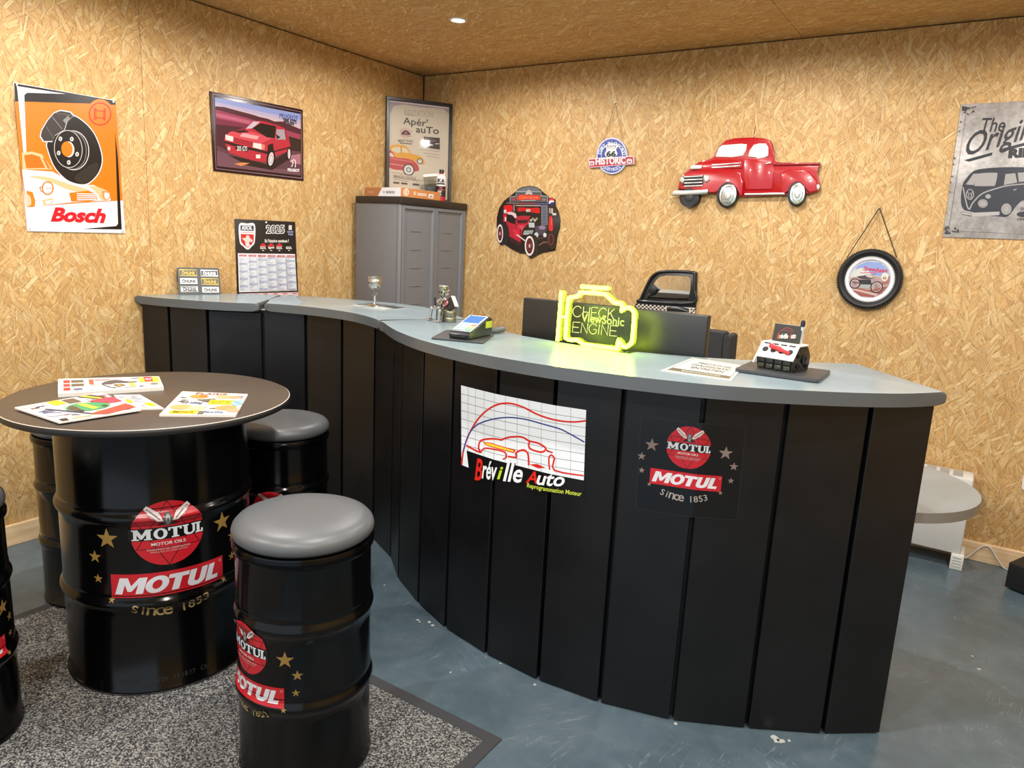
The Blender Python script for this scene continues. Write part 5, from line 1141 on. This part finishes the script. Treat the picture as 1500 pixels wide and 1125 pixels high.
# ------------------------------------------------------------------ neon sign on the counter
NEO = [(2.1234, 1.2952), (2.4678, 1.319), (2.4921, 1.0521), (2.1434, 1.0063)]
NX, NY, NZ = 2.31, -1.785, ZT + .0008
mwn = Matrix(((1, 0, 0, NX), (0, 0, -1, NY), (0, 1, 0, NZ), (0, 0, 0, 1)))
t = thing('neon_sign', 'glowing yellow neon engine outline with thin lettering, standing on the counter', 'sign', mw=mwn)
A = Art(crop(1266, 1125), [(p - NX, q - NZ) for p, q in NEO])
NEON = emis((.82, 1.0, .022, 1), 26.); NEON2 = emis((.92, 1.0, .30, 1), 1.2)
def tb(name, pts, r, m, closed=False, sp=0, zc=.010):
    P = [Vector((*A.pt(*p), zc)) for p in pts]
    for p in P: p.y = max(p.y, r + .0005)
    if sp: P = cr(P, sp, closed)
    bm = BM(); tube(bm, P, r, 8, closed); return link(name, bm, m, t, True)
tb('side_tube', [(135, 195), (82, 880)], .0066, NEON); tb('link_tube', [(130, 548), (198, 552)], .0045, NEON)
tb('top_tube', [(405, 138), (778, 162)], .0066, NEON); tb('stem_tube', [(580, 160), (580, 218)], .0045, NEON)
tb('outline_tube', [(190, 800), (228, 330), (243, 298), (275, 283), (350, 272), (388, 232), (420, 216), (705, 238), (752, 258), (848, 348), (880, 362), (935, 364), (962, 385), (968, 440), (950, 478), (985, 440), (1060, 428), (1105, 455), (1132, 520), (1108, 850), (1082, 920), (1020, 962), (968, 945), (918, 860), (905, 960), (885, 985), (470, 952), (432, 935), (375, 882), (335, 866), (250, 868), (205, 845)], .0066, NEON, True, 2)
bm = BM(); prism(bm, [(x, max(y, .0)) for x, y in A.pts([(55, 900), (100, 175), (185, 180), (192, 285), (345, 235), (385, 190), (390, 108), (800, 125), (802, 190), (885, 322), (990, 330), (1012, 392), (1110, 392), (1175, 500), (1140, 960), (1050, 1003), (920, 1005), (880, 1030), (420, 985), (345, 905), (180, 885), (140, 845), (118, 905)])], -.002, .003, .0006)
lab(link('clear_panel', bm, ACRYL, t), 'clear acrylic back panel')
bm = BM(); box(bm, .00, 0, -.030, .14, .004, .030, .001); lab(link('foot_plate', bm, ACRYL, t), 'clear acrylic foot')
GL = {'C': [[(.95, .2), (.8, .05), (.55, 0), (.3, .05), (.08, .25), (0, .5), (.08, .75), (.3, .95), (.55, 1), (.8, .95), (.95, .8)]], 'H': [[(.05, 0), (.05, 1)], [(.95, 0), (.95, 1)], [(.05, .5), (.95, .5)]], 'E': [[(.95, 0), (.05, 0), (.05, 1), (.95, 1)], [(.05, .5), (.8, .5)]], 'K': [[(.05, 0), (.05, 1)], [(.9, 0), (.05, .6)], [(.35, .42), (.95, 1)]], 'N': [[(.05, 1), (.05, 0), (.95, 1), (.95, 0)]], 'G': [[(.95, .2), (.8, .05), (.55, 0), (.3, .05), (.08, .25), (0, .5), (.08, .75), (.3, .95), (.55, 1), (.8, .95), (.95, .8), (.95, .55), (.6, .55)]], 'I': [[(.5, 0), (.5, 1)]]}
for tx, xs, y0, hh, sl in (('CHECK', [(290, 405), (428, 522), (540, 632), (645, 752), (770, 862)], 402, 145, .075), ('ENGINE', [(283, 388), (402, 495), (512, 618), (632, 662), (680, 775), (795, 905)], 622, 138, .095)):
    for chx, (xa, xb) in zip(tx, xs):
        bm = BM()
        for stq in GL[chx]:
            P = [Vector((*A.pt(xa + (xb - xa) * a - 14 * b, y0 + hh * b + sl * (xa - 285 + (xb - xa) * a)), .005)) for a, b in stq]
            if len(P) > 6: P = cr(P, 2, False)
            tube(bm, P, .0013, 6)
        link('letter', bm, NEON2, t, True)

# ------------------------------------------------------------------ small things on the counter
Z = ZT + .0006
# goblet made of a piston rod
t = thing('goblet', 'small polished metal goblet on a rod stem on the counter', 'goblet', (.95, -1.445, Z + .0012))
bm = BM(); lathe(bm, [(0, 0), (.033, 0), (.034, .003), (.030, .006), (.010, .010), (.006, .016), (0, .016)], 32); link('foot', bm, CHROME, t, True, 40)
bm = BM(); lathe(bm, [(.0055, .014), (.0048, .045), (.007, .050)], 16); link('stem', bm, CHROME, t, True, 40)
bm = BM()
for sgn in (-1, 1): tube(bm, [(sgn * .010 + .006 * math.cos(a), .003 * math.sin(a) * 0, .058 + .008 * math.sin(a)) for a in [2 * PI * k / 14 for k in range(14)]], .0022, 8, True)
lathe(bm, [(.004, .050), (.006, .062), (.004, .075), (.010, .082)], 12); link('rod_knot', bm, STEEL, t, True)
bm = BM(); lathe(bm, [(0, .080), (.012, .080), (.022, .086), (.030, .098), (.032, .112), (.0325, .122), (.0315, .124), (.0325, .127), (.0315, .130), (.0325, .133), (.032, .143), (.029, .143), (.028, .108), (.018, .090), (0, .086)], 36); link('cup', bm, M('c4c4be', .2, 1.), t, True, 30)
for a in (-2.1, -1.35):
    bm = BM(); lathe(bm, [(0, 0), (.0055, 0), (.006, .002)], 14, Matrix.Rotation(a, 4, 'Z') @ Matrix.Translation((.0312, 0, .112)) @ Matrix.Rotation(PI / 2, 4, 'Y')); link('pin_hole', bm, M('1a1a18', .5), t)
def sheet(name, label, cat, corners, z, draw, base='eeeee8', th=.0012, nm='paper'):
    cx = sum(p[0] for p in corners) / 4; cy = sum(p[1] for p in corners) / 4
    t = thing(name, label, cat, (cx, cy, z)); loc = [(x - cx, y - cy) for x, y in corners]
    bm = BM(); prism(bm, loc, 0, th, 0); link(nm, bm, M(base, .5), t)
    A = Art(UNIT, loc, .4); draw(A); A.build('print', t, base=th + .0001); return t
def dl(A):
    A.rect(0, 0, 1, 1, '4b4f52'); A.rect(.03, .74, .97, .94, 'd8dcda'); A.rect(.55, .45, .95, .92, 'c4d0cc'); A.rect(.05, .08, .6, .62, '6a6f70'); A.rect(.12, .62, .5, .72, 'a8b0b0'); A.line([(.1, .2), (.55, .2)], .04, '94989a'); A.rect(.68, .1, .93, .38, '3a3d40')
sheet('leaflet', 'dark printed leaflet under the metal goblet', 'leaflet', [(.832, -1.34), (1.08, -1.36), (1.099, -1.554), (.847, -1.519)], Z, dl)
def dr(A):
    A.rect(0, 0, 1, 1, 'd8dad8'); A.line([(.05, .05), (.95, .05), (.95, .95), (.05, .95)], .012, '6a6458', closed=True); A.rect(.06, .80, .94, .93, '6a6448'); A.text('REPROGRAMMATION MOTEUR', .22, .845, .80, .89, 'ece8da', .02)
    for i, (a, b, s) in enumerate((('PRESTATIONS', (.24, .82), .26), ('DIAGNOSTIC', (.20, .86), .42), ('ENTRETIEN', (.26, .78), .58))): A.text(a, b[0], s, b[1], s + .11, '2c2c2e', .02)
sheet('price_sheet', 'white bordered sheet with a khaki band, flat on the counter beside the black pad', 'sheet', [(2.632, -1.724), (2.806, -1.751), (2.853, -2.044), (2.649, -2.045)], Z, dr)
# the pads
def pad(label, corners, z, th, rad=.012, c='3a3c3f'):
    cx = sum(p[0] for p in corners) / 4; cy = sum(p[1] for p in corners) / 4
    o = []
    n = len(corners)
    for i in range(n):
        p = Vector(corners[i]); a = (Vector(corners[i - 1]) - p).normalized(); b = (Vector(corners[(i + 1) % n]) - p).normalized()
        p0 = p + a * rad; p1 = p + b * rad
        for k in range(5):
            s = k / 4; o.append(tuple(p0 * (1 - s) ** 2 + p * 2 * s * (1 - s) + p1 * s * s))
    t = thing('counter_pad', label, 'pad', (cx, cy, z))
    bm = BM(); prism(bm, [(x - cx, y - cy) for x, y in o], 0, th, .0015, 2); link('slab', bm, M(c, .42), t, True, 40)
    return t
pad('dark grey rounded pad under the card terminal', [(1.829, -2.088), (1.728, -1.87), (1.906, -1.815), (2.011, -2.033)], Z, .006)
pad('dark slate pad under the engine card holder, right end of counter', [(2.815, -1.884), (2.814, -1.69), (3.045, -1.677), (3.048, -1.885)], Z + .0016, .009, .010, '3d3f42')
# card terminal
t = thing('card_terminal', 'grey card payment terminal with lit blue screen on its pad', 'terminal', (1.902, -1.955, Z + .0064), (0, 0, math.radians(8)))
w = .041
side = [(-.085, 0), (.075, 0), (.085, .010), (.086, .055), (.078, .066), (.060, .068), (-.082, .024), (-.090, .016)]
bm = BM(); prism(bm, side, -w, w, .006, 3, True, mat=Matrix(((0, 0, 1, 0), (1, 0, 0, 0), (0, 1, 0, 0), (0, 0, 0, 1)))); link('terminal_body', bm, M('26282b', .35), t, True, 40)
sl = math.atan2(.044, .142); MT = Matrix.Translation((0, -.082, .0245)) @ Matrix.Rotation(sl, 4, 'X')
bm = BM(); box(bm, -.038, .004, 0, .038, .146, .0022, .0008, mat=MT); link('face_plate', bm, M('7d858a', .3), t)
bm = BM(); box(bm, -.031, .078, .002, .031, .138, .0032, mat=MT); sc = link('screen', bm, emis((.20, .42, .95, 1), .9), t); lab(sc, 'lit blue screen')
for r in range(4):
    for cc in range(3):
        bm = BM(); box(bm, -.030 + cc * .0145, .012 + r * .0155, .002, -.0185 + cc * .0145, .0235 + r * .0155, .0042, .0008, 1, mat=MT); link('key', bm, M('a9bcc8', .4), t)
for k, (col, lb) in enumerate((('3fae5a', 'green key'), ('d8b83a', 'yellow key'), ('d0453a', 'red key'))):
    bm = BM(); box(bm, .015, .012 + k * .0205, .002, .032, .0285 + k * .0205, .0042, .0008, 1, mat=MT); lab(link('key', bm, M(col, .4), t), lb)
bm = BM(); box(bm, w - .001, .030, .030, w + .002, .078, .054, .001); lab(link('side_badge', bm, M('9da43c', .35), t), 'yellow side badge')
bm = BM(); box(bm, -.028, -.0925, .006, .028, -.080, .012, .001); link('card_slot', bm, BLACK, t)
# hollow grey tube lying behind the terminal
t = thing('hollow_tube', 'short curved grey tube with open end behind the card terminal', 'tube', (1.885, -1.785, Z))
bm = BM(); P = cr([Vector((-.025, -.035, .0125)), Vector((-.012, -.012, .0125)), Vector((.002, .012, .0128)), Vector((.012, .042, .016))], 5, False); tube(bm, P, .012, 18); link('tube_wall', bm, M('55585c', .4), t, True, 50)
d = (P[0] - P[1]).normalized(); bm = BM(); lathe(bm, [(0, .0004), (.0078, .0004)], 20, rodm(P[0], P[0] + d)); link('bore', bm, BLACK, t)
bm = BM(); lathe(bm, [(.0078, .001), (.0126, .001), (.0126, -.004)], 24, rodm(P[0], P[0] + d)); link('end_rim', bm, M('8c9094', .3, .5), t, True, 40)
# figure welded from engine parts
t = thing('metal_figure', 'seated metal figure welded from pistons and bolts holding a black card', 'figurine', (1.52, -1.635, Z), (0, 0, math.radians(-10)))
bm = BM(); lathe(bm, [(0, 0), (.024, 0), (.026, .004), (.026, .018), (.0245, .020), (.026, .022), (.026, .044), (.024, .048), (0, .048)], 32, Matrix.Translation((.034, .010, 0))); link('drum_seat', bm, M('8a8a76', .3, .9), t, True, 40)
bm = BM(); box(bm, -.026, -.018, 0, .018, .022, .050, .004); lathe(bm, [(.012, 0), (.012, .003), (.008, .003), (.008, -.004)], 16, Matrix.Translation((.0, -.0185, .032)) @ Matrix.Rotation(PI / 2, 4, 'X')); link('block_seat', bm, STEEL, t, True, 40)
bm = BM(); rod(bm, (-.004, .004, .050), (-.001, .004, .098), .013, 12, .009); link('torso', bm, M('4c5058', .3, .9), t, True, 40)
bm = BM(); lathe(bm, [(.006, 0), (.0105, 0), (.0105, .007), (.006, .007), (.006, 0)], 20, Matrix.Translation((.0, -.013, .080)) @ Matrix.Rotation(PI / 2, 4, 'X')); rod(bm, (.003, -.010, .088), (.016, -.004, .102), .0035, 10); link('chest_rod', bm, CHROME, t, True, 40)
bm = BM(); lathe(bm, [(0, .102), (.012, .102), (.017, .108), (.018, .122), (.0185, .124), (.0175, .126), (.0185, .128), (.0185, .134), (.020, .136), (.020, .142), (.017, .144), (0, .144)], 28); hd = link('head', bm, M('a8b09c', .22, 1.), t, True, 30)
bm = BM(); lathe(bm, [(0, .1445), (.019, .1445), (.020, .146), (.019, .1485), (0, .149)], 28); link('piston_crown', bm, M('e2e2dc', .2, .8), hd, True, 40)
for x in (-.008, .006): bm = BM(); lathe(bm, [(0, 0), (.0042, 0)], 12, Matrix.Translation((x, -.0178, .121)) @ Matrix.Rotation(PI / 2, 4, 'X')); link('eye', bm, M('141412', .5), hd)
bm = BM(); rod(bm, (.017, 0, .126), (.030, .002, .131), .004, 8); rod(bm, (.017, -.002, .112), (.026, 0, .116), .0055, 8); link('side_bolt', bm, CHROME, hd, True, 40)
for nm, pts, r in (('arm', [(-.012, 0, .094), (-.034, -.014, .076), (-.022, -.026, .062)], .0060), ('arm', [(.012, 0, .094), (.028, -.020, .070), (.044, -.016, .084)], .0060), ('leg', [(-.012, -.014, .056), (-.044, -.026, .050), (-.048, -.030, .008)], .0078), ('leg', [(.006, -.014, .056), (.020, -.036, .048), (.020, -.040, .008)], .0078)):
    bm = BM()
    for a, b in zip(pts, pts[1:]): rod(bm, a, b, r, 10, r * .8)
    for p in pts[:2]: lathe(bm, [(0, -r * 1.25), (r * 1.1, -r * .6), (r * 1.25, 0), (r * 1.1, r * .6), (0, r * 1.25)], 10, Matrix.Translation(p))
    o = link(nm, bm, M('c8ccd4', .2, 1.), t, True, 40)
    if nm == 'leg':
        e = pts[-1]; bm = BM(); box(bm, e[0] - .009, e[1] - .016, 0, e[0] + .009, e[1] + .010, .009, .003); link('shoe', bm, CHROME, o, True, 40)
    else:
        e = pts[-1]; bm = BM(); lathe(bm, [(0, -.005), (.0045, -.003), (.006, 0), (.0045, .003), (0, .005)], 10, Matrix.Translation(e)); link('hand', bm, CHROME, o, True)
bm = BM(); rod(bm, (-.045, -.008, .092), (-.018, -.028, .066), .005, 10); link('blue_bolt', bm, M('3c4258', .3, .9), t, True, 40)
bm = BM(); MB_ = Matrix.Translation((.056, -.006, .079)) @ Matrix.Rotation(-.55, 4, 'Y') @ Matrix.Rotation(.2, 4, 'Z'); box(bm, -.024, -.012, -.022, .020, .010, .022, .001, mat=MB_); lab(link('card_block', bm, M('1d1b1c', .4), t), 'black card held at the side')
bm = BM(); box(bm, .0195, -.013, -.024, .0225, .011, .024, .0005, mat=MB_); lab(link('page_edge', bm, M('e0dcd0', .5), t), 'white page edge')
for a, b in (((.030, -.024, .074), (.048, -.020, .092)), ((.036, -.026, .062), (.054, -.022, .082))): bm = BM(); rod(bm, a, b, .003, 8); lab(link('red_rod', bm, M('a8484a', .35, .5), t, True), 'reddish rod')
# engine-block card holder
ROT = math.radians(-14)
t = thing('engine_card_holder', 'miniature black and white engine block card holder on the slate pad', 'card holder', (2.925, -1.775, Z + .0112), (0, 0, ROT))
EB = M('17181a', .4); EW = M('e4e4e0', .3)
prof = [(-.048, 0), (.048, 0), (.052, .020), (.056, .044), (.036, .066), (.030, .074), (-.022, .074), (-.030, .070), (-.056, .036), (-.050, .020)]
MR = Matrix(((0, 0, 1, 0), (1, 0, 0, 0), (0, 1, 0, 0), (0, 0, 0, 1)))
bm = BM(); prism(bm, prof, -.056, .056, .003, 2, True, mat=MR); link('block', bm, EB, t, True, 30)
# sloping white head face toward the customer
d0, d1_ = Vector((0, -.058, .034)), Vector((0, -.024, .0775)); up_ = (d1_ - d0).normalized(); nn = Vector((0, -up_.z, up_.y))
MH = Matrix(((1, 0, 0, 0), (0, up_.y, nn.y, d0.y), (0, up_.z, nn.z, d0.z), (0, 0, 0, 1)))
hl = (d1_ - d0).length
bm = BM(); box(bm, -.058, 0, -.002, .058, hl, .003, .0015, mat=MH); box(bm, -.0595, -.022, -.006, -.055, hl, .003, .001, mat=MH); box(bm, -.058, -.026, .074, .058, .030, .079, .001); lab(link('cylinder_head', bm, EW, t, True, 30), 'white sloping cylinder head')
for k in range(4):
    bm = BM(); lathe(bm, [(0, .0034), (.0085, .0034), (.0092, .0030)], 20, MH @ Matrix.Translation((-.038 + k * .0255, hl * .50, 0))); link('bore', bm, M('0c0c0e', .5), t)
for k in range(4):
    bm = BM(); box(bm, -.050 + k * .026, hl * .84, .003, -.030 + k * .026, hl * .93, .0036, .0003, 1, mat=MH); link('port_slot', bm, M('141416', .5), t)
for k in range(4):
    bm = BM(); box(bm, -.052 + k * .0265, -.056, .020, -.030 + k * .0265, -.0525, .034, .001); g = link('water_jacket', bm, M('3a3d3c', .35, .7), t, True, 30)
    bm = BM(); box(bm, -.052 + k * .0265, -.0535, .003, -.032 + k * .0265, -.050, .017, .002); lathe(bm, [(0, .0015), (.005, .0015), (.006, 0)], 12, Matrix.Translation((-.042 + k * .0265, -.0535, .010)) @ Matrix.Rotation(PI / 2, 4, 'X')); link('core_plug', bm, M('54584f', .35, .8), t, True, 30)
for q, rr in (((.0565, .012, .036), .014), ((.0565, -.022, .018), .008), ((.0565, .030, .016), .007), ((.0565, -.026, .048), .006)):
    bm = BM(); lathe(bm, [(rr, 0), (rr, .004), (rr * .55, .004), (rr * .5, .0015), (0, .0015)], 20, Matrix.Translation(q) @ Matrix.Rotation(PI / 2, 4, 'Y')); link('end_cover', bm, M('2b2d2e', .35, .6), t, True, 30)
bm = BM(); lathe(bm, [(0, -.034), (.006, -.034), (.0075, -.030), (.0075, .004), (.0055, .010), (.0055, .034), (0, .034)], 16, MH @ Matrix.Translation((.008, hl * .52, .0105)) @ Matrix.Rotation(-.28, 4, 'Z') @ Matrix.Rotation(PI / 2, 4, 'Y')); lab(link('red_piston', bm, M('c0262c', .3), t, True, 40), 'red rod lying on the cylinder head')
bc = thing('business_cards', 'stack of dark business cards standing in the engine card holder', 'cards', (2.925 - .004, -1.772, Z + .0112 + .068), (0, 0, ROT))
MC = Matrix.Rotation(-.16, 4, 'X') @ Matrix.Rotation(PI / 2, 4, 'X')
for k in range(4):
    bm = BM(); box(bm, -.040, .012, -.0035 * k, .046, .064, -.0035 * k + .0008, mat=MC @ Matrix.Translation((.0006 * k, .0004 * k, 0))); link('card', bm, M('20221f' if k == 0 else 'dcdcd8', .4), bc)
A = Art([(515, 100), (985, 175), (955, 355), (490, 290)], [(-.040, .064), (.046, .064), (.046, .012), (-.040, .012)], .4)
A.line([(590, 225), (640, 190), (720, 170), (790, 185), (840, 220)], 7, '9a3a34', smooth=4); A.line([(640, 200), (690, 195), (760, 205), (830, 232)], 5, '9a3a34', smooth=3)
for tx, x0, x1, col in (('B', 575, 612, 'c8402c'), ('réville', 612, 765, 'e8e6e0'), ('A', 785, 815, 'c8402c'), ('uto', 815, 890, 'e8e6e0')): A.text(tx, x0, 222 + (x0 - 575) * .08, x1, 278 + (x0 - 575) * .05, col, .03, .3, .06)
A.build('card_print', bc, lambda u, v, w: tuple(MC @ Vector((u, v, w))), base=.0012)
pn = thing('pen', 'dark ballpoint pen standing at the edge of the engine card holder', 'pen', (2.925 + .043, -1.772, Z + .0112 + .0795), (.0, -.02, 0))
bm = BM(); lathe(bm, [(0, 0), (.0035, .002), (.004, .008), (.004, .050)], 14); link('barrel', bm, M('c8ccd4', .3, .4), pn, True, 40)
bm = BM(); lathe(bm, [(.004, .050), (.0062, .052), (.0068, .062), (.005, .069), (0, .071)], 14); lab(link('push_cap', bm, M('1c1e34', .3), pn, True, 40), 'dark blue rounded cap')
